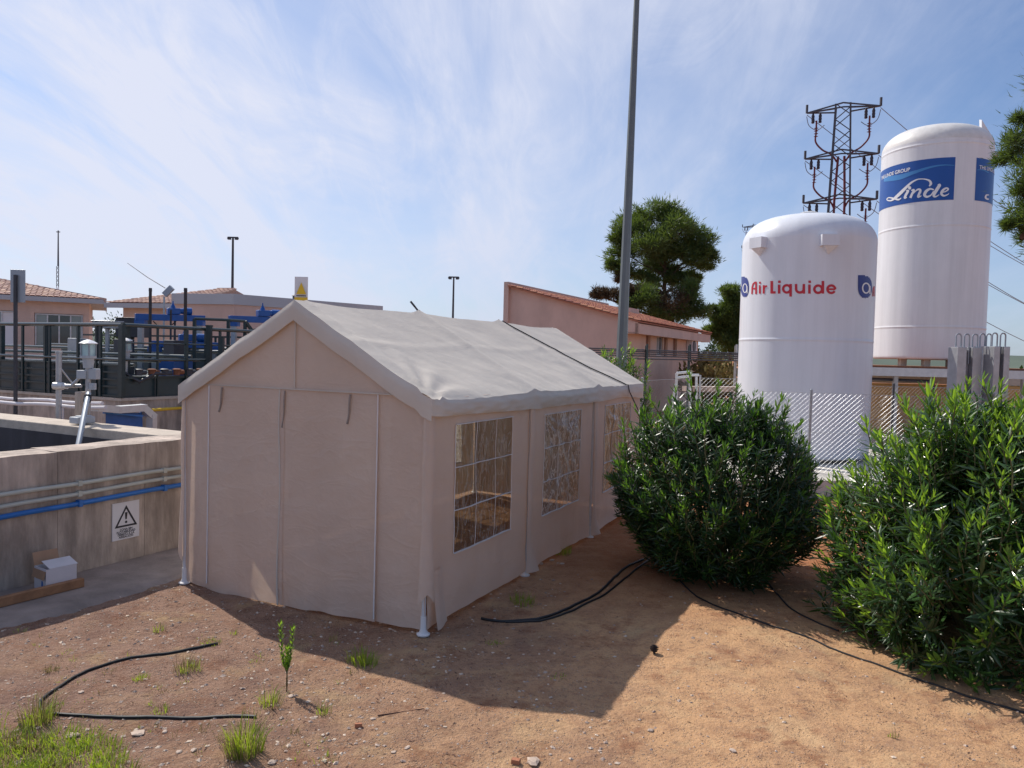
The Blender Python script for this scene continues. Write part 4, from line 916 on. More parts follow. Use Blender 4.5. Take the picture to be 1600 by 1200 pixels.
for z0, z1, w, m_ in ((0, 9.5, .55, M['pylon']), (9.5, 13.5, .40, M['print_white']), (13.5, 17.5, .4, M['pylon'])):
    k = MB()
    for dx, dy in ((-1, -1), (1, -1), (0, 1)): k.beam(V(q.x + dx * w / 2, q.y + dy * w / 2, z0), V(q.x + dx * w / 2, q.y + dy * w / 2, z1), .07, .07)
    n_ = int((z1 - z0) / .8)
    for i in range(n_): za = z0 + (z1 - z0) * i / n_; zb = z0 + (z1 - z0) * (i + 1) / n_; k.beam(V(q.x - w / 2, q.y - w / 2, za), V(q.x + w / 2, q.y - w / 2, zb), .05, .05); k.beam(V(q.x + w / 2, q.y - w / 2, za), V(q.x - w / 2, q.y - w / 2, zb), .05, .05)
    k.build('lattice_section', m_, rm)
k = MB(); k.tube([V(q.x, q.y, 17.5), V(q.x, q.y, q.z)], [.16, .10], 6); k.box(V(q.x, q.y, q.z - .3), (.7, .2, .15)); k.build('antenna', M['pylon'], rm)
q = at(262, 458, 22); sp_ = thing('solar_lamp', 'small solar lamp with tilted panel above the blue mixer', 'lamp', (q.x, q.y, 1.3))
k = MB(); k.tube([V(q.x - .1, q.y, 1.3), V(q.x - .1, q.y, q.z - .1)], .03, 8); k.build('pole', M['galv'], sp_, smooth=True)
a, b = at(257, 461, 22), at(269, 449, 22); k = MB(); k.beam(a, b, .16, .10, up=V(0, 1, 0)); k.build('panel', M['sign_grey'], sp_)
k = MB(); k.tube([at(258, 450, 22.05), at(230, 433, 22.4), at(199, 411, 22.8)], [.014, .012, .008], 5); k.build('whip_antenna', M['wire'], sp_)
for i, (px, py, Y, lab) in enumerate(((648, 482, 40, 'small curved street lamp peeking over the tent ridge'),)):
    q = at(px, py, Y); t = thing('street_lamp', lab, 'lamp', (q.x + .25, q.y, 0))
    k = MB(); k.tube([V(q.x + .25, q.y, 0), V(q.x + .25, q.y, q.z - .35), V(q.x + .18, q.y, q.z - .12), V(q.x, q.y, q.z + .1)], .05, 8); k.build('pole', M['rod'], t, smooth=True)
    k = MB(); k.beam(q + V(.0, 0, .1), q + V(-.22, 0, .36), .16, .10); k.build('lamp_head', M['rod'], t)
# tall grey pole
pb0 = at(968, 600, 18.0); pb0.z = 0
tp = thing('tall_pole', 'tall tapering grey steel pole behind the tent', 'pole', pb0)
k = MB(); k.tube([pb0, pb0 + V(.07, 0, 6), pb0 + V(.17, 0, 14)], [.15, .10, .040], 8); k.build('shaft', M['pole_paint'], tp, smooth=False)
k = MB(); k.box(pb0 + V(0, 0, .02), (.5, .5, .04)); k.build('base_plate', M['pole_paint'], tp)
# pipe rack
pr = thing('pipe_rack', 'row of dark pipes on green supports before the pink building', 'pipe rack', at(1010, 600, 23))
ends0 = [546, 549, 552.5, 556, 561]; ends1 = [550, 552, 554.5, 557, 560]
for y0, y1 in zip(ends0, ends1):
    a, b = at(920, y0 - 2, 21.3), at(1300, y1 + 7, 28); k = MB(); k.tube([a, a.lerp(b, .5), b], .020, 8); k.build('pipe', M['rod'], pr, smooth=True)
for px, Y in ((1010, 22.6), (1077, 24.1), (1150, 25.6)):
    q = at(px, 541, Y); q2 = at(px, 563, Y); k = MB(); k.beam(V(q.x, q.y, 0.0), V(q.x, q.y, q.z + .02), .07, .07)
    k.beam(V(q2.x, q2.y - .1, q2.z - .04), V(q.x, q.y - .1, q.z + .06), .10, .05); k.build('support', M['green_steel'] if Y < 25 else M['galv'], pr)
rk = MB(); rk.frame_box(at(1080, 612, 24), V(9, 4, 0), V(-.2, .4, 0), V(0, 0, .16)); solo(rk, 'low_wall', M['concrete'], 'low grey kerb wall below the dry bank', 'wall', at(1080, 612, 24))

# ------------------------------------------------------------------ gas tanks
def cyl_hit(px, py, C, R):
    o = np.array([0, 0, CH]); d = ray(px, py); dx, dy = d[0], d[1]; ox, oy = -C.x, -C.y
    a = dx * dx + dy * dy; b = ox * dx + oy * dy; c = ox * ox + oy * oy - R * R; disc = b * b - a * c
    if disc < 0: return None
    t = (-b - math.sqrt(disc)) / a; p = o + d * t
    return math.atan2(p[1] - C.y, p[0] - C.x), p[2]
def stroke(mb, pts, w, hit, C, R, lift, close=False):
    """ribbon of print on the cylinder; pts in zoomed picture units, mapped by hit()"""
    P = []; 
    for i in range(len(pts) - 1):
        n_ = max(1, int(math.dist(pts[i][:2], pts[i + 1][:2]) / 8))
        for j in range(n_):
            f = j / n_; P.append((pts[i][0] + (pts[i + 1][0] - pts[i][0]) * f, pts[i][1] + (pts[i + 1][1] - pts[i][1]) * f, (pts[i][2] if len(pts[i]) > 2 else w) * (1 - f) + (pts[i + 1][2] if len(pts[i + 1]) > 2 else w) * f))
    l = pts[-1]; P.append((l[0], l[1], l[2] if len(l) > 2 else w))
    prev = None
    for i, (x, y, ww) in enumerate(P):
        a = P[max(0, i - 1)]; b = P[min(len(P) - 1, i + 1)]
        if close and i in (0, len(P) - 1): a, b = P[-2], P[1]
        dx, dy = b[0] - a[0], b[1] - a[1]; l_ = math.hypot(dx, dy) or 1; nx, ny = -dy / l_ * ww / 2, dx / l_ * ww / 2
        h0, h1 = hit(x + nx, y + ny), hit(x - nx, y - ny)
        if h0 is None or h1 is None: prev = None; continue
        q = [V(C.x + (R + lift) * math.cos(h[0]), C.y + (R + lift) * math.sin(h[0]), h[1]) for h in (h0, h1)]
        if prev: mb.face([prev[0], prev[1], q[1], q[0]])
        prev = q
def arc(cx, cy, rx, ry, a0, a1, n=18): return [(cx + rx * math.cos(R_(a0 + (a1 - a0) * i / n)), cy + ry * math.sin(R_(a0 + (a1 - a0) * i / n))) for i in range(n + 1)]
def spline(pts, n=8):
    out = []
    for i in range(len(pts) - 1):
        p0 = pts[max(0, i - 1)]; p1 = pts[i]; p2 = pts[i + 1]; p3 = pts[min(len(pts) - 1, i + 2)]
        for j in range(n):
            t = j / n; out.append(tuple(.5 * ((2 * b) + (c - a) * t + (2 * a - 5 * b + 4 * c - d) * t * t + (3 * b - a - 3 * c + d) * t ** 3) for a, b, c, d in zip(p0, p1, p2, p3)))
    out.append(pts[-1]); return out
def tank_body(t, C, R, zb, zk, zt_, m_, dm, seams, name='shell'):
    n = 96; prof = [(R * .97, zb), (R * .992, zb + .02), (R, zb + .05), (R, zb + .09)]
    for s in seams: prof += [(R, s - .06), (R, s - .022), (R + .006, s - .012), (R + .006, s + .004), (R, s + .014), (R, s + .05)]
    prof.append((R, zk - .05))
    prof.append((R, zk)); k = MB(); k.lathe(V(C.x, C.y, 0), prof, n, capt=False); k.build(name, m_, t, smooth=True, auto=60)
    hd = []
    for i in range(15):
        a = math.pi / 2 * i / 14; hd.append((R * math.cos(a) ** .52 if i < 14 else .01, zk + (zt_ - zk) * math.sin(a) ** 1.12))
    k = MB(); k.lathe(V(C.x, C.y, 0), hd, n, capb=False); k.build('domed_head', dm, t, smooth=True, auto=None)
CA = at(1258, 500, 16.6); CA.z = 0
atk = thing('gas_tank', 'squat white cryogenic gas tank with red lettering behind chain link fence', 'gas tank', CA)
zkA, ztA = 4.92, 5.50; RA = 1.365
tank_body(atk, CA, RA, .40, zkA, ztA, M['tank_white'], M['tank_white'], [2.83])
for i in range(3):
    a = R_(-100 + 120 * i); k = MB(); k.box(V(CA.x + 1.1 * math.cos(a), CA.y + 1.1 * math.sin(a), .36), (.35, .3, .14), a); k.build('leg', M['tank_white'], atk)
k = MB(); k.lathe(V(CA.x, CA.y, ztA - .03), [(.10, 0), (.10, .06), (.20, .065), (.20, .12), (.15, .14)], 20); k.build('vent_cap', M['dome_dusty'], atk, smooth=True)
for px, py in ((1188, 380), (1295, 376)):
    h = cyl_hit(px, py, CA, RA); r = V(math.cos(h[0]), math.sin(h[0]), 0); s = V(-r.y, r.x, 0); c = V(CA.x, CA.y, h[1])
    k = MB(); k.frame_box(c + r * (RA - .02) - s * .17 + V(0, 0, -.11), s * .34, r * .16, V(0, 0, .22)); k.raw([c + r * (RA - .02) - s * .12 + V(0, 0, -.11), c + r * (RA - .02) + s * .12 + V(0, 0, -.11), c + r * (RA + .13) + s * .12 + V(0, 0, -.112), c + r * (RA + .13) - s * .12 + V(0, 0, -.112), c + r * (RA - .01) + V(0, 0, -.28)], [(0, 1, 4), (1, 2, 4), (2, 3, 4), (3, 0, 4)]); k.build('lifting_lug', M['tank_white'], atk)
hitA = lambda x, y: cyl_hit(1150 + x / 6.957, 420 + y / 6.957, CA, RA)
W_ = 24
red = MB()
def S(pts, w=W_): stroke(red, pts, w, hitA, CA, RA, .006)
S([(175, 275), (178, 200), (188, 165), (205, 148), (222, 145)], 15); S([(219, 140), (219, 275)], 18); S([(176, 215), (219, 215)], 16)
for x in (260,): S([(x, 178), (x, 270)], 20); S([(x + 2, 140), (x + 2, 162)], 20)
S([(302, 270), (303, 178)], 22); S(spline([(305, 222), (315, 195), (340, 188)]), 20)
S([(390, 132), (390, 260)], 30); S([(376, 257), (432, 257)], 26)
for x in (470, 798): S([(x, 172), (x, 270)], 28); S([(x + 3, 128), (x + 3, 154)], 28)
S(arc(553, 218, 40, 40, -30, 330), 26); S([(594, 165), (594, 302)], 28)
S([(653, 165), (653, 225)] + arc(695, 222, 42, 38, 180, 0) [::1] + [(737, 165)], 27) if False else S([(653, 165), (654, 222)] + [(695 - 41 * math.cos(R_(a)), 222 + 36 * math.sin(R_(a))) for a in range(15, 180, 15)] + [(738, 165)], 27); S([(738, 165), (738, 270)], 26)
S(arc(893, 222, 42, 40, 0, 360), 27); S([(944, 132), (944, 270)], 28)
S(arc(1035, 222, 42, 41, 30, 360), 26); S([(995, 222), (1080, 222)], 20)
red.build('red_lettering', M['red'], atk)
def a_logo(cx, cy, w, h, nm):
    # rounded square drop with one sharp corner: filled by horizontal strokes, white letter ring on top
    k = MB(); pts = []
    for i in range(21):
        y = -1 + 2 * i / 20
        if y < 0: x0 = -1; x1 = math.sqrt(max(0, 1 - (abs(y)) ** 2.4))
        else: x0 = -math.sqrt(max(0, 1 - y ** 2.2)); x1 = math.sqrt(max(0, 1 - y ** 2.4))
        stroke(k, [(cx + x0 * w, cy + y * h), (cx + max(x1, x0 + .05) * w, cy + y * h)], h * .115, hitA, CA, RA, .006)
    k.build('blue_emblem', M['navy'], atk)
    k = MB(); stroke(k, arc(cx + w * .12, cy + h * .10, w * .50, h * .44, 0, 360), w * .20, hitA, CA, RA, .011); stroke(k, [(cx + w * .66, cy - h * .1), (cx + w * .66, cy + h * .62)], w * .18, hitA, CA, RA, .012); k.build('emblem_letter', M['print_white'], atk)
a_logo(1400, 198, 76, 122, 2); 
a_logo(97, 200, 44, 108, 1)
red2 = MB(); stroke(red2, [(1484, 300), (1486, 240), (1492, 205), (1502, 190)], 9, hitA, CA, RA, .006); stroke(red2, [(1500, 190), (1500, 300)], 9, hitA, CA, RA, .007); stroke(red2, [(1486, 255), (1500, 255)], 9, hitA, CA, RA, .008); red2.build('red_lettering', M['red'], atk)
k = MB(); k.frame_box(at(1400, 640, 15.05), V(.3, 0, 0), V(0, .08, 0), V(0, 0, .05))
# tall tank
CL = at(1456, 400, 20.7); CL.z = 0; RL = 1.335
ltk = thing('gas_tank', 'tall white gas tank with blue banners beside the tree', 'gas tank', CL)
tank_body(ltk, CL, RL, 2.52, 8.12, 8.68, M['tank_white2'], M['dome_dusty'], [3.36, 5.95, 8.02])
hitL = lambda x, y: cyl_hit(1370 + x / 8.421, 230 + y / 8.421, CL, RL)
def cyl_patch(a0, a1, z0, z1, lift, n=30):
    k = MB(); k.grid(lambda u, v: V(CL.x + (RL + lift) * math.cos(a0 + (a1 - a0) * u), CL.y + (RL + lift) * math.sin(a0 + (a1 - a0) * u), z0 + (z1 - z0) * v), n, 4); return k
tr, br_ = hitL(1036, 130), hitL(1010, 692)
zt1, zb1 = tr[1], br_[1]; ar = tr[0]; wb = R_(104)
cyl_patch(ar - wb, ar, zb1, zt1, .005, 48).build('blue_banner', M['banner'], ltk, smooth=True)
al2 = hitL(1312, 148)[0]
cyl_patch(al2, al2 + wb, zb1, zt1, .005, 48).build('blue_banner', M['banner'], ltk, smooth=True)
sw = MB(); stroke(sw, spline([(95, 420, 70), (300, 395, 66), (480, 335, 44), (700, 265, 26), (870, 236, 16), (1024, 240, 8)]), 20, hitL, CL, RL, .009); stroke(sw, spline([(1318, 300, 10), (1390, 300, 14), (1465, 335, 18)]), 14, hitL, CL, RL, .009)
sw.build('banner_swoosh', M['banner_light'], ltk)
wts = [MB() for _ in range(6)]; wi = [0]
def LS(pts, w=20): stroke(wts[wi[0]], pts, w, hitL, CL, RL, .013 + .0015 * (len(wts[wi[0]].f) > 0))
LS(spline([(690, 515, 14), (712, 480, 34), (690, 440, 26), (620, 420, 14), (540, 425, 16), (460, 465, 24), (390, 530, 34), (320, 600, 40), (260, 655, 36), (200, 700, 20), (150, 700, 14), (140, 680, 12), (170, 664, 14), (230, 676, 22), (290, 690, 22), (325, 668, 8)])); wi[0] = 1
LS(spline([(390, 575, 12), (415, 575, 30), (385, 630, 32), (372, 668, 26), (400, 660, 10)]), 28); LS(arc(436, 536, 8, 9, 0, 360), 26); wi[0] = 2
LS(spline([(455, 570, 12), (490, 565, 28), (460, 630, 30), (445, 668, 30)]), 28); LS(spline([(475, 620, 8), (525, 568, 18), (560, 556, 28), (575, 575, 32), (555, 625, 32), (548, 655, 28), (590, 640, 10)]), 28); wi[0] = 3
LS(spline([(752, 562, 16), (700, 550, 26), (650, 582, 38), (630, 630, 38), (660, 653, 28), (712, 632, 18), (748, 580, 16)])); LS(spline([(800, 499, 10), (826, 500, 38), (795, 550, 42), (757, 615, 40), (752, 646, 30), (780, 650, 18), (822, 626, 8)]), 28); wi[0] = 4
LS(spline([(850, 600, 12), (910, 580, 16), (938, 552, 22), (910, 540, 22), (865, 572, 32), (850, 615, 34), (880, 640, 24), (930, 625, 12), (948, 608, 8)])); wi[0] = 5
LS(spline([(1470, 630, 10), (1435, 632, 20), (1425, 665, 26), (1450, 685, 20), (1470, 680, 10)]))
for w__ in wts: w__.build('script_letter', M['print_white'], ltk)
# small heading on each banner
def banner_text(txt, a_left, z, size):
    me = text_mesh(txt, size, bold=.002, align='LEFT'); bmm = bmesh.new(); bmm.from_mesh(me); bmesh.ops.subdivide_edges(bmm, edges=bmm.edges[:], cuts=1); bmm.to_mesh(me); bmm.free()
    me.materials.clear(); me.materials.append(M['print_white'])
    for v in me.vertices:
        a = a_left + v.co.x / RL; v.co = V(CL.x + (RL + .012) * math.cos(a), CL.y + (RL + .012) * math.sin(a), z + v.co.y) - ltk.location
    o = bpy.data.objects.new('heading', me); COL.objects.link(o); o.parent = ltk
banner_text('THE LINDE GROUP', ar - wb + R_(12), zt1 - .24, .13); banner_text('THE LINDE GROUP', al2 + R_(4), zt1 - .27, .13)
h = at(1536, 240, 20.4); k = MB()
k.raw([at(1534, 187, 20.0), at(1551, 214, 20.0), at(1550, 250, 20.0), at(1534, 222, 20.0), at(1530, 187, 20.6), at(1548, 214, 20.6), at(1547, 250, 20.6), at(1531, 222, 20.6)], [(0, 3, 2, 1), (4, 5, 6, 7), (0, 1, 5, 4), (1, 2, 6, 5), (2, 3, 7, 6), (3, 0, 4, 7)]); k.build('lifting_plate', M['tank_white2'], ltk)
k = MB(); k.beam(at(1545, 240, 20.6), at(1560, 241, 20.6), .12, .1); k.build('bracket', M['galv'], ltk)
# canopy under and in front of the tall tank
cn = thing('steel_canopy', 'low steel canopy with rusty deck and grey gutter below tall tank', 'canopy', V(CL.x, CL.y, 0))
a, b = at(1330, 577, 18.2), at(1720, 590, 18.8); d = (b - a); d.z = 0; dn_ = d.normalized(); bk = V(-dn_.y, dn_.x, 0)
zc = 2.28
A0 = V(a.x, a.y, 0)
k = MB(); k.frame_box(A0 + bk * .13 + V(0, 0, zc - .03), dn_ * d.length, bk * 4.2, V(0, 0, .09)); k.build('deck', M['rust'], cn)
k = MB(); k.frame_box(A0 + V(0, 0, zc - .19), dn_ * d.length, bk * .13, V(0, 0, .20)); k.build('gutter', M['galv_light'], cn)
for i in range(5):
    p = CL + V(1.1 * math.cos(R_(-150 + 30 * i)), 1.1 * math.sin(R_(-150 + 30 * i)), 0); k = MB(); k.box(V(p.x, p.y, zc + .165), (.16, .16, .21)); k.build('bearing_block', M['cream'], cn)
for px in (1399, 1500, 1600):
    q = at(px, 590, 18.6); k = MB(); k.beam(V(q.x, q.y, 0), V(q.x, q.y, zc - .2), .10, .10); k.build('column', M['galv'], cn)
k = MB(); pts = [at(1350, 584, 18.5), at(1400, 586, 18.55), at(1458, 588, 18.6), at(1462, 592, 18.6), at(1463, 640, 18.6)]; pts = [p + V(0, .1, -.12) for p in pts]; k.tube(pts, .035, 8); k.build('drain_pipe', M['rod'], cn, smooth=True)
k = MB(); a2 = at(1330, 600, 22.4); k.frame_box(V(a2.x, a2.y, 0), V(9.5, .8, 0), V(-.03, .3, 0), V(0, 0, 1.80)); yw = solo(k, 'ochre_wall', M['ochre'], 'ochre yellow wall under the canopy behind the fence', 'wall', (a2.x, a2.y, 0))
k = MB(); k.frame_box(V(a2.x, a2.y + .05, 1.82), V(9.5, .8, 0), V(-.03, .3, 0), V(0, 0, .32)); solo(k, 'cream_wall', M['cream'], 'cream panel strip above the ochre wall under canopy', 'wall', (a2.x, a2.y, 1.82))
# concrete pad
k = MB(); p = gr(1165, 778, 0); k.frame_box(V(3.85, 13.0, -.2), V(9, .9, 0), V(-.5, 8.5, 0), V(0, 0, .52)); k.build('concrete_pad', M['pad'], kind='structure')
# galvanised columns with bar loops
for i, (x0, x1, yt, Y, lab, nb) in enumerate(((1497, 1536, 542, 13.4, 'left galvanised column with wire loops above right oleander', 3), (1536, 1556, 541, 14.0, 'narrow middle galvanised column with bar loops above right oleander', 2), (1554, 1580, 541, 13.2, 'right galvanised column with bar loops above right oleander', 2))):
    a, b = at(x0, yt, Y), at(x1, yt, Y); w = b.x - a.x; t = thing('steel_column', lab, 'column', (a.x + w / 2, Y, .3), 'galvanised columns with bar loops')
    k = MB(); k.frame_box(V(a.x, Y, .3), V(w * .36, .0, 0), V(0, .3, 0), V(0, 0, a.z - .3)); k.frame_box(V(a.x + w * .64, Y + .02, .3), V(w * .36, 0, 0), V(0, .3, 0), V(0, 0, a.z - .3)); k.frame_box(V(a.x + w * .36, Y + .14, .3), V(w * .28, 0, 0), V(0, .02, 0), V(0, 0, a.z - .34)); k.build('profile', M['galv'], t, bevel=.006)
    k = MB(); k.box(V(a.x + w / 2, Y - .02, a.z - .85), (w * .8, .03, .06)); k.build('tie_plate', M['galv'], t)
    for j in range(nb):
        cx = a.x + w * (j + .5) / nb; pts = [V(cx - .045, Y + .12, a.z - .3), V(cx - .045, Y + .12, a.z + .19)] + [V(cx - .045 * math.cos(s_), Y + .12, a.z + .19 + .045 * math.sin(s_)) for s_ in (.6, 1.2, 1.9, 2.5)] + [V(cx + .045, Y + .12, a.z + .19), V(cx + .045, Y + .12, a.z - .3)]
        k = MB(); k.tube(pts, .013, 6); k.build('bar_loop', M['sign_grey'], t, smooth=True)

# ------------------------------------------------------------------ chain link fences
def chainlink(P0, P1, z0, z1, lab, name='chain_link_fence', posts=(0, 1), pitch=.062, r=.0018, pm=M['galv']):
    P0 = V(P0.x, P0.y, 0); P1 = V(P1.x, P1.y, 0); d = P1 - P0; L = d.length; dn = d.normalized(); nn = V(-dn.y, dn.x, 0); H = z1 - z0
    t = thing(name, lab, 'fence', (P0.x, P0.y, z0)); k = MB()
    for sg in (1, -1):
        s = -H
        while s < L + H:
            a0, a1 = (s, 0), (s + H, H)
            x0, x1 = s, s + H; lo = max(0, -x0); hi = min(H, L - x0)
            if hi - lo > .05:
                f = (lambda t_: (x0 + t_, t_)) if sg > 0 else (lambda t_: (L - x0 - t_, t_))
                p, q = f(lo), f(hi)
                k.tube([P0 + dn * p[0] + V(0, 0, z0 + p[1]) + nn * .003 * sg, P0 + dn * q[0] + V(0, 0, z0 + q[1]) + nn * .003 * sg], r, 3, cap=False)
            s += pitch * 1.414
    k.build('mesh', M['galv'], t, kind='stuff')
    for zz in (z1, z0 + H * .5): k = MB(); k.tube([P0 + V(0, 0, zz), P1 + V(0, 0, zz)], .004, 4); k.build('tension_wire', M['galv'], t)
    for f in posts:
        p = P0 + dn * (L * f); k = MB(); k.tube([p + V(0, 0, z0 - .02) - nn * .03, p + V(0, 0, z1 + .05) - nn * .03], .026, 8); q = k.build('post', pm, t, smooth=True)
        k = MB(); k.lathe(p + V(0, 0, z1 + .05) - nn * .03, [(.03, 0), (.028, .015), (.01, .025)], 8); k.build('cap', pm, q)
    return t
fp = at(1266, 650, 14.2)
chainlink(at(1175, 650, 14.5), V(fp.x, fp.y, 0), .32, 1.80, 'chain link fence in front of the white tank, left of its post', posts=(1,))
chainlink(V(fp.x, fp.y, 0), at(1500, 650, 13.6), .32, 1.80, 'chain link fence in front of the white tank, right of its post', posts=(.96,))
chainlink(at(1350, 650, 17.6), at(1640, 650, 17.6), .32, 1.86, 'rear chain link fence before the ochre wall under canopy', posts=(.15, .6), pm=M['rod'])
chainlink(at(1000, 650, 16.5), at(1078, 640, 19.5), 0.0, 1.88, 'chain link fence between the tent and the gate frame', posts=(0,), pitch=.07)
chainlink(at(1092, 640, 19.5), at(1160, 640, 19.5), 0.25, 1.90, 'chain link fence panel right of the gate frame', posts=(0,), pitch=.08)
gt = thing('gate_frame', 'pale galvanised gate frame left open beside the chain link fence', 'gate', at(1070, 640, 18.6))
for pts in ([(1056, 660), (1057, 583)], [(1078, 660), (1078, 581)], [(1057, 583), (1078, 581)], [(1057, 590), (1078, 588)], [(1045, 660), (1056, 600)], [(1088, 650), (1088, 588)], [(1078, 586), (1092, 586)]):
    a, b = at(*pts[0], 18.6), at(*pts[1], 18.6); k = MB(); k.tube([a, b], .03, 8); k.build('tube', M['galv_light'], gt, smooth=True)

# ------------------------------------------------------------------ pylons
def pylon(c, zt_, w_t, slope, arms, arm_l, ang, label, s=1.0, zbase=0):
    t = thing('power_pylon', label, 'pylon', (c.x, c.y, 0)); X = V(math.cos(ang), math.sin(ang), 0); Y = V(-X.y, X.x, 0)
    def leg(i, z): w = w_t + (zt_ - z) * slope; sx, sy = ((-1, -1), (1, -1), (1, 1), (-1, 1))[i]; return c + X * (sx * w / 2) + Y * (sy * w / 2) + V(0, 0, z)
    for i in range(4): k = MB(); k.beam(leg(i, 0), leg(i, zt_), .10 * s, .10 * s, up=Y); k.build('leg', M['pylon'], t)
    z = zt_; k = MB(); n = 0
    while z > 3:
        w = w_t + (zt_ - z) * slope; h = w * .85
        for i in range(4):
            j = (i + 1) % 4
            (k.beam(leg(i, z), leg(j, z - h), .055 * s, .045 * s) if (n // 4) % 2 == 0 else k.beam(leg(j, z), leg(i, z - h), .055 * s, .045 * s)); 
            n += 1
        z -= h
    k.build('bracing', M['pylon'], t)
    for az_ in arms:
        w = w_t + (zt_ - az_) * slope
        a = MB()
        for sy in (-1, 1):
            for sx in (-1, 1): a.beam(c + X * (sx * arm_l) + V(0, 0, az_), c + Y * (sy * w / 2) + V(0, 0, az_ + .28 * s) , .075 * s, .07 * s); a.beam(c + X * (sx * arm_l) + V(0, 0, az_), c + X * (sx * w / 2) + Y * (sy * w / 2) + V(0, 0, az_ - .02), .075 * s, .07 * s)
        ar_ = a.build('crossarm', M['pylon'], t)
        for sx in (-1, 1):
            e = c + X * (sx * arm_l) + V(0, 0, az_); r = MB(); r.beam(e, e + V(0, 0, .48 * s), .11 * s, .11 * s); r.build('arm_tip', M['pylon'], ar_)
            for dx in (.62, .82):
                q = c + X * (sx * arm_l * dx) + V(0, 0, az_); r = MB(); r.lathe(q + V(0, 0, -.75 * s), [(.04, .1), (.10 * s, .14), (.08 * s, .25 * s), (.10 * s, .33 * s), (.08 * s, .42 * s), (.10 * s, .5 * s), (.04, .7 * s)], 8); r.build('insulator', M['insulator'], ar_, smooth=True)
            q = c + X * (sx * arm_l * .72) + V(0, 0, az_ - .5 * s)
            pts = spline([q, q + V(0, 0, -.7 * s), q + V(0, 0, -1.25 * s), q - X * sx * arm_l * .2 + V(0, 0, -1.75 * s), q - X * sx * arm_l * .45 + V(0, 0, -2.05 * s), c + X * sx * w * .3 + V(0, 0, az_ - 3.0 * s)], 5) if s > .7 else spline([q, q + V(0, 0, -1.2), q - X * sx * .5 + V(0, 0, -2)], 5)
            r = MB(); r.tube([V(*p) for p in pts], .05 * s, 6)
            for i in range(4): r.lathe(q + V(0, 0, -.45 * s - i * .16 * s), [(.04, 0), (.13 * s, .01), (.04, .03)], 8)
            r.build('power_cable', M['cable_red'], ar_, smooth=True)
            a0 = e + V(0, 0, -.05); pts = [a0 + V(0, 0, -.15), a0 - X * sx * .15 + V(0, 0, -.7 * s), a0 - X * sx * .6 * s + V(0, 0, -1.0 * s), a0 - X * sx * 1.0 * s + V(0, 0, -.75 * s)]
            r = MB(); r.tube([V(*p) for p in spline(pts, 5)], .022, 5); r.build('jumper', M['wire'], ar_, smooth=True)
    for sx in (-.14, .14):
        k = MB(); k.tube([c + X * sx * 2 + V(0, 0, 1), c + X * sx * 2 + V(0, 0, arms[-1]), c + X * sx * 1.2 + V(0, 0, arms[1])], .07 * s, 6); k.build('riser_cable', M['cable_red'], t, smooth=True)
    return t, X
c = at(1308, 400, 45); c.z = 0
AZ = [17.15, 14.45, 11.85]
py_, PX = pylon(c, 17.4, .78, .062, AZ, 1.98, R_(-24), 'dark lattice power pylon with three cross arms behind the tank')
c2 = at(1180, 400, 110); c2.z = 0
pylon(c2, at(1157, 352, 110).z + .2, .9, .06, [at(1157, 354, 110).z, at(1157, 354, 110).z - 3], 1.9, R_(-15), 'small distant power pylon left of the white tank', .8)
for i, az_ in enumerate(AZ):
    for sx, nm in ((1, 'right'), (-1, 'left')):
        e = c + PX * (sx * 1.98) + V(0, 0, az_ - .1); f = e + V(24, 12, -7.5) if sx > 0 else e + V(30, 14, -10)
        pts = [e.lerp(f, j / 12) - V(0, 0, 1.0 * math.sin(math.pi * j / 12)) for j in range(13)]
        k = MB(); k.tube(pts, .024, 4); solo(k, 'power_line', M['wire'], 'power line leaving the %s end of the %s cross arm' % (nm, ('top', 'middle', 'lowest')[i]), 'cable', e)

# ------------------------------------------------------------------ vegetation
def shoot_mesh(name, seed, length=.30, whorls=9, leaf=.125, young=True, yt=.70):
    r = random.Random(seed); mb = MB()
    ax = lambda t: V(.03 * math.sin(t * 3 + seed), .03 * math.cos(t * 2.4 + seed), 0) * t + V(0, 0, t * length)
    mb.tube([ax(0), ax(.5), ax(1)], [.006, .005, .003], 4, mi=2, cap=False)
    for w in range(whorls):
        t = .08 + .92 * w / (whorls - 1); p = ax(t); a0 = w * 1.05 + r.random() * .5
        tip = t > yt
        for i in range(3):
            a = a0 + i * 2.094 + r.uniform(-.25, .25); el = (R_(72 - 18 * r.random()) if tip else R_(r.uniform(18, 48)))
            l = leaf * r.uniform(.8, 1.15) * (.62 if t > .93 else .85 if tip else 1); hw = l * .082
            d = V(math.cos(a) * math.cos(el), math.sin(a) * math.cos(el), math.sin(el)); sd = V(-math.sin(a), math.cos(a), 0); u = d.cross(sd) * -1
            dr = V(0, 0, -1) * l * .10
            m1 = p + d * l * .33; m2 = p + d * l * .68 + dr * .4; e = p + d * l + dr
            v = [p, m1 + sd * hw + u * hw * .35, m1, m1 - sd * hw + u * hw * .35, m2 + sd * hw * .8 + u * hw * .3, m2, m2 - sd * hw * .8 + u * hw * .3, e]
            mb.raw(v, [(0, 2, 1), (0, 3, 2), (1, 2, 5, 4), (2, 3, 6, 5), (4, 5, 7), (5, 6, 7)], 1 if (tip and young) else 0)
    return mb
def shoot_set(seed0, yt, mats):
    full = [shoot_mesh('leafy_shoot', seed0 + i, ru(.24, .40), 7 + i % 4, ru(.10, .15), yt=yt + ru(-.1, .12), young=i != 3).mesh('leafy_shoot', mats) for i in range(9)]
    rest = [shoot_mesh('leafy_shoot', seed0 + 50 + i, ru(.24, .38), 8, ru(.105, .145), young=(i % 2 == 0), yt=yt + .1) for i in range(6)]
    return full, rest
SETS = {'dark': shoot_set(0, .75, [M['leaf_dark'], M['leaf_tip'], M['stem']]), 'bright': shoot_set(200, .66, [M['leaf'], M['leaf_young'], M['stem']])}
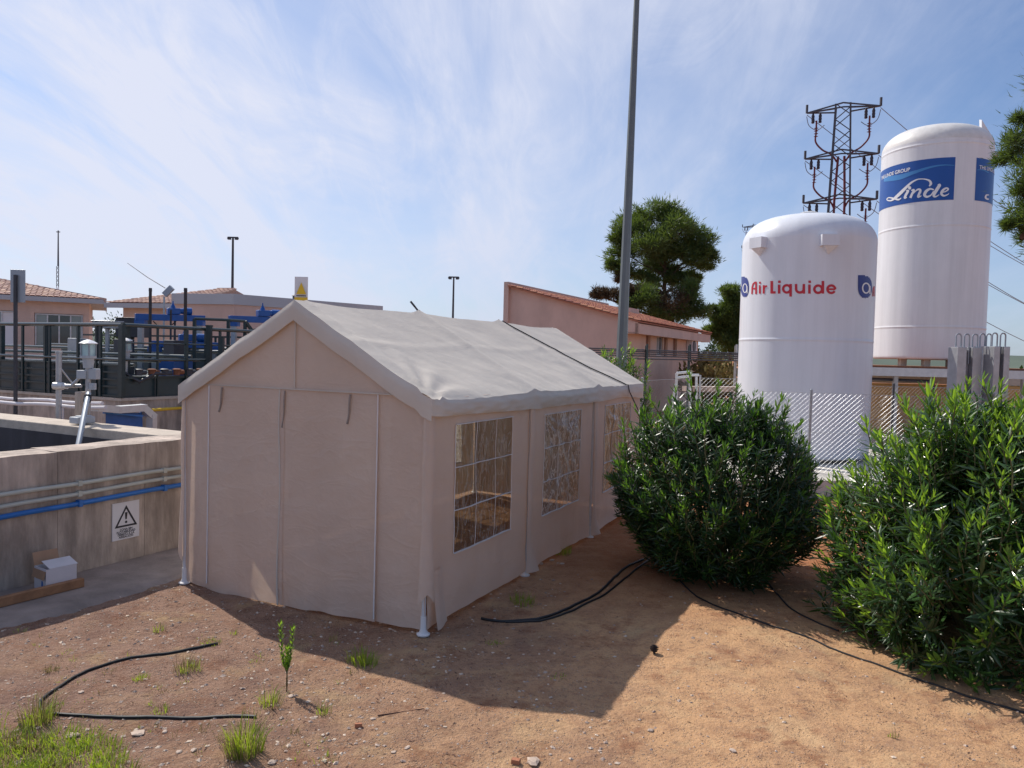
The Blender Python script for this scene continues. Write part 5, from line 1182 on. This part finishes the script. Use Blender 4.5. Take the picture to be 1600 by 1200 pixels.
def oleander(C, rad, h, label, nparts, ninner, seed, skirt=.12, lean=V(0, 0, 0), sc_=1.0, tops=0, bulge=.42, under=.2, kind='dark', pw=.5):
    SH, SHR = SETS[kind]; mats_ = [M['leaf_dark' if kind == 'dark' else 'leaf'], M['leaf_tip' if kind == 'dark' else 'leaf_young'], M['stem']]
    r = random.Random(seed); t = thing('oleander_bush', label, 'bush', C, None)
    camd = V(0, 0, CH)
    def surf(az, f):     # f 0 bottom .. 1 top
        z = skirt + (h - skirt) * f
        prof = max(0, 1 - ((f - bulge) / (1 - bulge + .02)) ** 2) ** pw if f > bulge else math.sqrt(max(0, 1 - ((bulge - f) / (bulge + under)) ** 2))
        lob = 1 + .17 * noise.noise((math.cos(az) * 1.7 + seed, math.sin(az) * 1.7, f * 3)) + .07 * noise.noise((math.cos(az) * 4 + seed, math.sin(az) * 4, f * 6))
        return V(math.cos(az) * rad * prof * lob, math.sin(az) * rad * prof * lob, z) + lean * f
    cands = []
    tries = 0
    while len(cands) < nparts * 2 and tries < nparts * 12:
        tries += 1
        az = r.uniform(0, 2 * math.pi); f = r.random() ** .85; p = surf(az, f)
        if r.random() > .35 + .65 * math.hypot(p.x, p.y) / rad and f < .8: continue
        out = V(math.cos(az), math.sin(az), 0); k_ = min(1, max(.0, (f - .05) / .8)); d = (out * (1.0 - .75 * k_) + V(0, 0, .38 + .9 * k_) + V(r.uniform(-.3, .3), r.uniform(-.3, .3), r.uniform(-.15, .2))).normalized()
        cands.append((p, d, out, f))
    tc_ = (camd - C); tc_.z = 0; tc_.normalize()
    cands.sort(key=lambda c_: -(c_[2].dot(tc_) + .5 * (c_[0].z / h)))
    def mt(p, d, s): 
        q = d.to_track_quat('Z', 'Y').to_matrix().to_4x4(); return Matrix.Translation(p) @ q @ Matrix.Rotation(r.uniform(0, 6.28), 4, 'Z') @ Matrix.Scale(s, 4)
    for p, d, out, f_ in cands[:nparts]:
        s = sc_ * r.uniform(.8, 1.2)
        if p.z > h * .72 and r.random() < .35: p = p + d * r.uniform(.08, .24); s *= 1.15
        SH_ = SH if kind == 'dark' or f_ + r.uniform(-.2, .2) - .25 * (out.x > 0) > .32 else SETS['dark'][0]  # lower and right-hand shoots take the dark set: shade put into leaf colour
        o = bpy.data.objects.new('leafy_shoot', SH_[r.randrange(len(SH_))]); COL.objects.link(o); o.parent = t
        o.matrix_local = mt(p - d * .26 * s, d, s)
    mb = MB()
    def add(p, d, s):
        sm = SHR[r.randrange(len(SHR))]; m4 = mt(p - d * .22 * s, d, s); b = len(mb.v)
        mb.v += [tuple(m4 @ Vector(v)) for v in sm.v]; mb.f += [tuple(i + b for i in f) for f in sm.f]; mb.mi += sm.mi
    for p, d, out, f_ in cands[nparts:]: add(p, d, sc_ * r.uniform(.8, 1.15))
    for i in range(ninner):
        az = r.uniform(0, 6.283); f = r.random(); p = surf(az, f); k_ = r.uniform(.55, .97); q = V(p.x * k_, p.y * k_, skirt + (p.z - skirt) * r.uniform(.8, 1))
        d = (V(math.cos(az), math.sin(az), 0) * r.uniform(.2, 1) + V(r.uniform(-.4, .4), r.uniform(-.4, .4), r.uniform(.2, 1.1))).normalized(); add(q, d, sc_ * r.uniform(.85, 1.25))
    o = mb.build('foliage', mats_, t, world=False, kind='stuff')
    st = MB()
    for i in range(26):
        az = r.uniform(0, 6.283); p = surf(az, r.uniform(.5, .95)) * .85; st.tube([V(p.x * .12, p.y * .12, -.02), V(p.x * .45, p.y * .45, p.z * .45), p], [.02, .014, .006], 5, cap=False)
    st.build('stems', M['stem'], t, world=False)
    return t
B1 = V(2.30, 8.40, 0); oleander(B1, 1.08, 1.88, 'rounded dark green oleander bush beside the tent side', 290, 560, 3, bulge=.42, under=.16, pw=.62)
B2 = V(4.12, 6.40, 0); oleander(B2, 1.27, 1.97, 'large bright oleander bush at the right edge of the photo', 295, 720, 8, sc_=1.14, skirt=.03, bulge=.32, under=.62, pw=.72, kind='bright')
B3 = at(958, 600, 14.6); B3.z = 0; oleander(B3, .75, 2.42, 'oleander tips showing over the far tent corner', 60, 220, 12, kind='bright')

def pine(C, h, crown, label, seed, nneedle, nl=.22, nw=.03, mats=None, trunk_r=.22, cat='tree', name='pine_tree', limbs=True):
    """crown: list of (dx,dy,z,radius, material index)"""
    r = random.Random(seed); t = thing(name, label, cat, C)
    tr_ = MB(); tr_.tube([V(0, 0, -.05), V(.1, 0, h * .3), V(-.1, .05, h * .6), V(.05, 0, h * .92)], [trunk_r, trunk_r * .8, trunk_r * .55, trunk_r * .15], 8); tk = tr_.build('trunk', M['bark'], t, smooth=True, world=False)
    lb = MB(); mb = MB()
    for (dx, dy, z, R__, mi) in crown:
        z0 = max(h * .15, z - R__ * .9 - math.hypot(dx, dy) * .25)
        lb.tube([V(0, 0, z0), V(dx * .5, dy * .5, (z0 + z) / 2 - .1), V(dx, dy, z)], [trunk_r * .35, trunk_r * .22, .03], 5, cap=False)
        nsub = max(5, int(13 * R__ / .8)); subs = []
        for q in range(nsub):
            a = r.uniform(0, 6.28); b = r.uniform(-.7, 1); rr = R__ * r.uniform(.35, 1.0); cz = math.sqrt(max(0, 1 - b * b))
            subs.append(V(dx + rr * cz * math.cos(a), dy + rr * cz * math.sin(a), z + rr * b * .8))
        for s in subs:
            lb.tube([V(dx, dy, z - R__ * .3), s], [.035, .012], 4, cap=False)
            for q in range(int(nneedle * r.uniform(.7, 1.2))):
                g = V(r.gauss(0, 1), r.gauss(0, 1), r.gauss(0, .8)) * R__ * .21; p = s + g
                d = (g.normalized() + V(r.uniform(-.6, .6), r.uniform(-.6, .6), r.uniform(-.1, .9))).normalized(); l = nl * r.uniform(.6, 1.3)
                sd = d.cross(V(r.uniform(-1, 1), r.uniform(-1, 1), r.uniform(-1, 1))).normalized() * nw
                mb.face([p - sd, p + sd, p + d * l], mi)
    lb.build('limbs', M['bark'], t, world=False); mb.build('crown', mats or [M['pine'], M['pine_brown']], t, world=False, kind='stuff')
    return t
# big stone pine behind the pink building
D = 50; s = D / F; c = at(1035, 600, D); c.z = 0
def cr_(px, py, rpx, dy=0, mi=0): q = at(px, py, D); return (q.x - c.x, dy, q.z, rpx * s, mi)
crown = [cr_(1030, 335, 26), cr_(1000, 345, 26, 1), cr_(1058, 350, 26, -.5), cr_(985, 362, 24), cr_(1085, 380, 26), cr_(1045, 372, 32, -1), cr_(1010, 385, 30, -1), cr_(975, 392, 22, .5), cr_(1098, 400, 20), cr_(1070, 405, 28, -.5), cr_(965, 372, 14),
         cr_(1108, 395, 12), cr_(985, 425, 20, 0), cr_(1030, 395, 30), cr_(1058, 438, 18), cr_(1018, 442, 18), cr_(1035, 415, 26, .8), cr_(1080, 435, 14), cr_(960, 415, 14), cr_(1100, 415, 10), cr_(968, 435, 10, 0, 1)]
pine(c, 13, crown, 'tall broad pine tree behind the pink building', 5, 210, .30, .026)
c = at(1050, 600, 47); c.z = 0
D = 47; s = D / F
crown = [cr_(1010, 465, 26, 0, 0), cr_(1045, 470, 28, 0, 1), cr_(1075, 465, 24, 0, 0), cr_(990, 480, 22, 0, 0), cr_(1090, 485, 20), cr_(1030, 490, 26), cr_(1060, 492, 24), cr_(965, 465, 14, 0, 1), cr_(942, 462, 14, 0, 1), cr_(930, 460, 9, 0, 1), cr_(985, 455, 14, 0, 1), cr_(1078, 450, 14)]
pine(c, 6.5, crown, 'low brownish pine growing under the tall pine', 6, 190, .24, .026, trunk_r=.16)
c = at(1138, 600, 55); c.z = 0; D = 55; s = D / F
crown = [cr_(1142, 455, 16), cr_(1150, 475, 20), cr_(1130, 490, 18), cr_(1145, 505, 24), cr_(1120, 500, 12), cr_(1115, 520, 14), cr_(1135, 530, 22), cr_(1160, 520, 24), cr_(1110, 485, 8), cr_(1155, 540, 22), cr_(1170, 480, 22)]
pine(c, 7, crown, 'bright green pine tree left of the white tank', 7, 230, .26, .03, trunk_r=.16)
# near pine at the right edge
D = 13; s = D / F; c = at(1720, 600, D); c.z = 0
crown = [cr_(1592, 185, 14), cr_(1590, 215, 24), cr_(1606, 240, 34), cr_(1604, 290, 34), cr_(1602, 345, 32), cr_(1596, 262, 26, -.2), cr_(1600, 300, 22), cr_(1596, 365, 24), cr_(1615, 330, 30), cr_(1590, 240, 16, .3), cr_(1640, 220, 60), cr_(1650, 330, 60), cr_(1700, 150, 90), cr_(1720, 280, 90), cr_(1640, 400, 30), cr_(1585, 350, 12)]
pine(c, 7.5, crown, 'dark pine branches reaching in at the right edge', 9, 170, .13, .008, trunk_r=.18)
# far trees and brush
def bushy(C, w, h, label, seed, m_, n=900, name='shrub', cat='bush', leaf=.16):
    r = random.Random(seed); t = thing(name, label, cat, C); mb = MB(); tk = MB()
    for i in range(9):
        cx, cy, cz, R__ = r.uniform(-.5, .5) * w * .8, r.uniform(-.3, .3) * w * .6, r.uniform(.35, .75) * h, r.uniform(.2, .34) * min(w, h)
        tk.tube([V(0, 0, 0), V(cx * .6, cy * .6, cz * .5), V(cx, cy, cz)], [.06, .04, .015], 5, cap=False)
        for j in range(n // 9):
            g = V(r.gauss(0, 1), r.gauss(0, 1), r.gauss(0, 1)).normalized() * R__ * r.uniform(.5, 1.1) ; p = V(cx, cy, cz) + g
            d = (g.normalized() + V(r.uniform(-1, 1), r.uniform(-1, 1), r.uniform(-.3, 1))).normalized() * leaf * r.uniform(.6, 1.4); sd = d.cross(V(r.random(), r.random(), r.random())).normalized() * leaf * .3
            p.z = max(.02, p.z); mb.face([p, p + d * .5 + sd, p + d, p + d * .5 - sd])
    tk.build('trunk', M['bark'], t, world=False); mb.build('crown', m_, t, world=False, kind='stuff')
for i, (px, py, Y, w, h, m_, lab, cat) in enumerate(((1112, 600, 34, 3.2, 2.6, 'dry_brush', 'yellow dry brush on the bank beside the pink building', 'bush'), (1142, 600, 32, 3.0, 2.3, 'dry_brush', 'yellow dry brush just left of the white tank', 'bush'), (158, 560, 60, 4.5, 5.2, 'tree_leaf', 'green tree in the gap between the two pink houses', 'tree'), (1590, 600, 30, 3, 2.3, 'tree_leaf', 'green shrub beyond the canopy at the right edge', 'bush'), (1105, 560, 60, 5, 4.2, 'tree_leaf', 'dark green shrub behind the end of pink building', 'bush'))):
    q = at(px, py, Y); q.z = 0; bushy(q, w, h, lab, 20 + i, M[m_], 1500, 'tree' if cat == 'tree' else 'shrub', cat, .22 if Y > 25 else .14)

# ------------------------------------------------------------------ hoses, weeds and stones
def on_ground(pts, r): return [V(x, y, gz(x, y) + r * .9) for x, y in pts]
def hose(px_pts, r, name, label, lift=0, n=10):
    P = [tuple(gr(*p)[:2]) for p in px_pts]; P = spline(P, n); k = MB(); k.tube([V(x, y, gz(x, y) + r * .85 + lift) for x, y in P], r, 8); solo(k, name, M['black'], label, 'hose', on_ground(P[:1], r)[0], smooth=True)
hose([(340, 1005), (270, 1020), (190, 1034), (120, 1060), (75, 1088), (62, 1104), (75, 1115), (130, 1119), (230, 1119), (360, 1119), (400, 1121)], .0105, 'garden_hose', 'black hose curving in a loop on the sunny dirt at left')
hose([(752, 965), (785, 969), (850, 963), (905, 942), (945, 918), (975, 890), (1005, 872)], .0125, 'garden_hose', 'thick black hose lying in the tent shade, upper strand')
hose([(790, 970), (850, 967), (910, 946), (960, 918), (1005, 880), (1015, 870)], .010, 'garden_hose', 'thin black hose lying in the tent shade, lower strand')
hose([(1060, 905), (1100, 940), (1180, 970), (1260, 995), (1310, 1015), (1420, 1055), (1520, 1090), (1640, 1125)], .008, 'drip_hose', 'black drip hose running along the foot of both oleanders')
hose([(1195, 905), (1215, 930), (1240, 955), (1275, 972), (1310, 985)], .008, 'drip_hose', 'short black drip hose on red soil between the oleanders')
def blades(mb, c, n, rad, h, wid, r, spread=.6, mi=0):
    for i in range(n):
        a = r.uniform(0, 6.283); q = math.sqrt(r.random()) * rad; x, y = c[0] + q * math.cos(a), c[1] + q * math.sin(a); p = V(x, y, gz(x, y) - .005)
        a2 = a + r.uniform(-1, 1); l = h * r.uniform(.45, 1.15); o = V(math.cos(a2), math.sin(a2), 0) * l * spread * r.uniform(.2, 1); s = V(-math.sin(a2 + .6), math.cos(a2 + .6), 0) * wid * r.uniform(.6, 1.2)
        m1 = p + o * .35 + V(0, 0, l * .55); e = p + o + V(0, 0, l * r.uniform(.7, 1)); 
        mb.raw([p - s, p + s, m1 + s * .7, m1 - s * .7, e], [(0, 1, 2, 3), (3, 2, 4)], mi)
rg = random.Random(3); k = MB()
for i in range(80):
    p = gr(rg.uniform(-60, 200), rg.uniform(1145, 1260)); 
    blades(k, p, 55, .09, .085, .003, rg, .9, 0 if rg.random() < .82 else 1)
k.build('grass', [M['grass'], M['grass_dry']], kind='stuff')
tufts = [((392, 1176), 300, .14, .22, 'tall green grass tuft at the bottom left of centre', .25), ((62, 1128), 200, .13, .18, 'yellowish grass tuft beside the loop of black hose', .5), ((566, 1036), 150, .12, .13, 'dark green grass tuft in the tent shade before the front wall', .1), ((292, 1046), 120, .11, .10, 'small yellow green tuft inside the hose loop near its end', .5), ((218, 1062), 55, .06, .05, 'low green tuft at the middle of the hose loop', .3), ((250, 1106), 55, .08, .045, 'low yellow tuft just above the straight hose run', .4), ((80, 1050), 45, .07, .06, 'sparse reddish weed left of the hose loop', .8), ((505, 1115), 40, .06, .09, 'thin pale weed left of the stick on gravel', .7), ((425, 1100), 70, .08, .14, 'thin weeds below the young sprout', .5), ((250, 985), 30, .06, .07, 'tiny weed on sunny dirt near the tent left corner', .4), ((365, 988), 26, .03, .05, 'tiny bright weed at the tent shadow edge', .1), ((815, 940), 120, .16, .10, 'dark weeds beside the tent side near the second post', .1), ((880, 866), 80, .14, .14, 'dark weeds at the tent foot under the second window', .2), ((772, 1002), 40, .08, .04, 'low weed in the tent shade under the hose', .1), ((870, 1058), 40, .09, .03, 'low dark weed in the middle of the tent shade', .3), ((1395, 1155), 16, .03, .06, 'single thin weed on sunny clay at right', .8), ((325, 1003), 120, .12, .035, 'moss like green growth along the hose end', .2), ((520, 1000), 16, .05, .10, 'thin seeding grass stalk left of the shaded tuft', .6)]
for i, (p, n_, rad, h, lab, dry) in enumerate(tufts):
    c = gr(*p); rr = random.Random(100 + i); k = MB()
    for j in range(3): blades(k, (c.x + rr.uniform(-.3, .3) * rad, c.y + rr.uniform(-.3, .3) * rad), int(n_ / 3), rad * .7, h, .0028, rr, .7, 1 if rr.random() < dry else 0)
    solo(k, 'grass_tuft', [M['grass'], M['grass_dry']], lab, 'grass tuft', (c.x, c.y, gz(c.x, c.y)), group='grass tufts and weeds on the dirt')
rg = random.Random(23); k = MB()
for i in range(150):
    p = gr(rg.uniform(-20, 560), rg.uniform(985, 1200))
    if noise.noise((p.x * 1.5, p.y * 1.5, 2)) < -.05: continue
    blades(k, p, rg.randint(3, 14), rg.uniform(.02, .07), rg.uniform(.02, .06), .0022, rg, .9, 0 if rg.random() < .45 else 1)
k.build('sparse_weeds', [M['grass'], M['grass_dry']], kind='stuff')
# young sprout
c = gr(448, 1078); t = thing('sprout', 'young green sprout with three leafy stems in the sunny gravel', 'plant', (c.x, c.y, gz(c.x, c.y)))
rr = random.Random(5)
for dx, h, b0 in ((-.055, .47, .10), (.035, .44, .10), (.0, .30, 0)):
    k = MB(); pts = [V(0, 0, 0), V(0, 0, .12), V(dx * .6, 0, .24 if h > .4 else .2), V(dx, .01, h)]; sp2 = [V(*p) for p in spline([tuple(p) for p in pts], 6)]; k.tube(sp2, .004, 5, mi=0)
    k.build('stem', M['stem'], t, world=False)
    k = MB()
    for j in range(54):
        f = .42 + .58 * j / 53; p = sp2[min(len(sp2) - 1, int(f * (len(sp2) - 1)))].lerp(sp2[min(len(sp2) - 1, int(f * (len(sp2) - 1)) + 1)], (f * (len(sp2) - 1)) % 1); a = j * 2.4
        d = V(math.cos(a) * .6, math.sin(a) * .6, .85).normalized() * rr.uniform(.035, .055); s = V(-math.sin(a), math.cos(a), 0) * .007; k.raw([p, p + d * .5 + s, p + d, p + d * .5 - s], [(0, 1, 2, 3)])
    k.build('leaves', M['leaf_young'], t, world=False)
def rock(mb, c, s, r, flat=.6, mi=0):
    n = 6; rings = []
    base = len(mb.v); tw = r.uniform(0, 6.28); ex = r.uniform(.7, 1.4)
    vs_ = [(0, 0, -.6)]
    for zz, rr_ in ((-.3, .85), (.25, .95), (.6, .55)):
        for j in range(n):
            a = tw + 6.283 * j / n + r.uniform(-.25, .25); q = rr_ * r.uniform(.75, 1.15); vs_.append((q * math.cos(a) * ex, q * math.sin(a), zz + r.uniform(-.12, .12)))
    vs_.append((r.uniform(-.2, .2), r.uniform(-.2, .2), .72)); f = []
    for j in range(n): f.append((0, 1 + (j + 1) % n, 1 + j)); f.append((19, 13 + j, 13 + (j + 1) % n))
    for k_ in range(2):
        for j in range(n): a = 1 + k_ * n; f.append((a + j, a + (j + 1) % n, a + n + (j + 1) % n, a + n + j))
    rz = r.uniform(0, 6.28); ca, sa = math.cos(rz), math.sin(rz)
    mb.raw([(c[0] + s * (x * ca - y * sa), c[1] + s * (x * sa + y * ca), c[2] + s * flat * z) for x, y, z in vs_], f, mi)
rr = random.Random(17); k = MB()
for i in range(17000):
    x = rr.uniform(-4.2, 4.6); y = 3.6 + 5.2 * rr.random() ** 1.6
    dens = .95 if x < -.4 else (.45 if x < .6 else .13)
    dens *= .35 + 1.1 * max(0, noise.noise((x * 1.4, y * 1.4, 3)) + .35)
    if rr.random() > dens: continue
    s = .0038 + .015 * rr.random() ** 3.2
    n_ = len(k.v); c = (x, y, gz(x, y) + s * .12)
    a = rr.uniform(0, 6.28); ex = rr.uniform(.6, 1.5)
    fl = rr.uniform(.3, .7); oc = [(math.cos(a) * ex, math.sin(a) * ex, .1), (-math.sin(a), math.cos(a), .1), (-math.cos(a) * ex, -math.sin(a) * ex, -.05), (math.sin(a), -math.cos(a), -.1), (rr.uniform(-.4, .4), rr.uniform(-.4, .4), fl), (0, 0, -.6)]
    k.raw([(c[0] + s * p[0], c[1] + s * p[1], c[2] + s * p[2]) for p in oc], [(0, 1, 4), (1, 2, 4), (2, 3, 4), (3, 0, 4), (1, 0, 5), (2, 1, 5), (3, 2, 5), (0, 3, 5)])
k.build('gravel', M['stone'], kind='stuff')
k = MB()
for i in range(6500):
    x = rr.uniform(-4, 5); y = 3.6 + 6 * rr.random()
    if noise.noise((x * 1.1, y * 1.1, 11)) < -.05 and rr.random() < .8: continue
    if x > .2 and rr.random() < .80 and not (x > 1.4 and y > 6.6 - .5 * (x - 1.4)): continue
    a = rr.uniform(0, 6.28); l = rr.uniform(.006, .026); w = rr.uniform(.002, .005); z = gz(x, y) + .004; d = V(math.cos(a), math.sin(a), rr.uniform(-.05, .2)) * l; s = V(-math.sin(a), math.cos(a), 0) * w; p = V(x, y, z)
    k.face([p - d, p + s, p + d, p - s])
k.build('leaf_litter', M['litter'], kind='stuff')
stones = [((112, 1148), .050, 'long pale flat stone by the hose loop bottom'), ((215, 1143), .050, 'wide flat tan stone below the straight hose'), ((258, 1140), .020, 'small pale stone right of the flat tan stone'), ((280, 1173), .020, 'left of two white stones near bottom left'), ((303, 1172), .024, 'right of two white stones near bottom left'), ((455, 1086), .024, 'round pale stone at the foot of the sprout'), ((425, 1192), .030, 'pale rounded stone below the tall grass tuft'), ((493, 1122), .016, 'small grey stone left of the stick'), ((583, 1125), .018, 'dark stone at the left end of the stick'), ((1017, 1139), .026, 'grey stone on sunny clay below the tent shadow tip'), ((833, 1190), .045, 'large pinkish brick fragment at bottom centre'), ((615, 1178), .016, 'small tan stone left of bottom centre'), ((636, 1172), .018, 'dark clod near the bottom centre'), ((860, 1178), .014, 'small dark stone right of the brick fragments'), ((997, 1041), .016, 'small grey stone at shadow edge below the pine cone'), ((1145, 1174), .022, 'pale flat stone on clay at bottom right of centre'), ((127, 1083), .020, 'pale chip inside the left of the hose loop'), ((300, 960), .018, 'brown stone on sunny dirt by the left tent corner'), ((440, 1006), .014, 'small pale stone in the tent front shade'), ((845, 882), .035, 'left stone heaped at the tent foot'), ((862, 876), .035, 'middle stone heaped at the tent foot'), ((878, 882), .030, 'right stone heaped at the tent foot')]
for i, (p, s, lab) in enumerate(stones):
    c = gr(*p); k = MB(); rock(k, (c.x, c.y, gz(c.x, c.y) + s * .18), s, random.Random(200 + i), .5 if i not in (0, 1) else .25)
    solo(k, 'stone', M['stone'], lab, 'stone', (c.x, c.y, gz(c.x, c.y)), group='single stones on the dirt')
for p, sx, sy, rz, lab in (((560, 1138), .045, .02, .1, 'small broken orange brick left of bottom centre'), ((806, 1192), .05, .035, -.3, 'orange brick fragment at the bottom edge centre')):
    c = gr(*p); k = MB(); k.box(V(c.x, c.y, gz(c.x, c.y) + .012), (sx, sy, .028), rz); solo(k, 'brick_fragment', M['brick_bit'], lab, 'brick', (c.x, c.y, gz(c.x, c.y)), bevel=.003, group='brick fragments')
a, b = gr(590, 1121), gr(662, 1113); k = MB(); k.tube([V(a.x, a.y, gz(a.x, a.y) + .008), V((a.x + b.x) / 2, (a.y + b.y) / 2 + .01, .014), V(b.x, b.y, gz(b.x, b.y) + .008)], [.005, .004, .003], 5); solo(k, 'stick', M['litter'], 'thin brown stick lying on gravel at bottom centre', 'stick', a)
c = gr(1022, 1022); t = thing('pine_cone', 'dark open pine cone lying in the tent shade', 'pine cone', (c.x, c.y, gz(c.x, c.y)))
k = MB(); k.lathe(V(0, 0, .0), [(.006, 0), (.016, .015), (.017, .035), (.008, .06)], 8); k.build('core', M['cone'], t, world=False)
k = MB()
for i in range(46):
    f = i / 45; a = i * 2.4; z = .006 + .056 * f; rr_ = .034 * math.sin(math.pi * (.2 + .75 * f)); d = V(math.cos(a), math.sin(a), .45); p = V(0, 0, z) + d * .010; e = V(0, 0, z) + d * rr_; s = V(-math.sin(a), math.cos(a), 0) * .009
    k.raw([p, e - s + V(0, 0, .003), e + s + V(0, 0, .003), e + V(0, 0, -.006)], [(0, 1, 2), (0, 3, 1), (0, 2, 3), (1, 3, 2)])
k.build('scales', M['cone'], t, world=False)
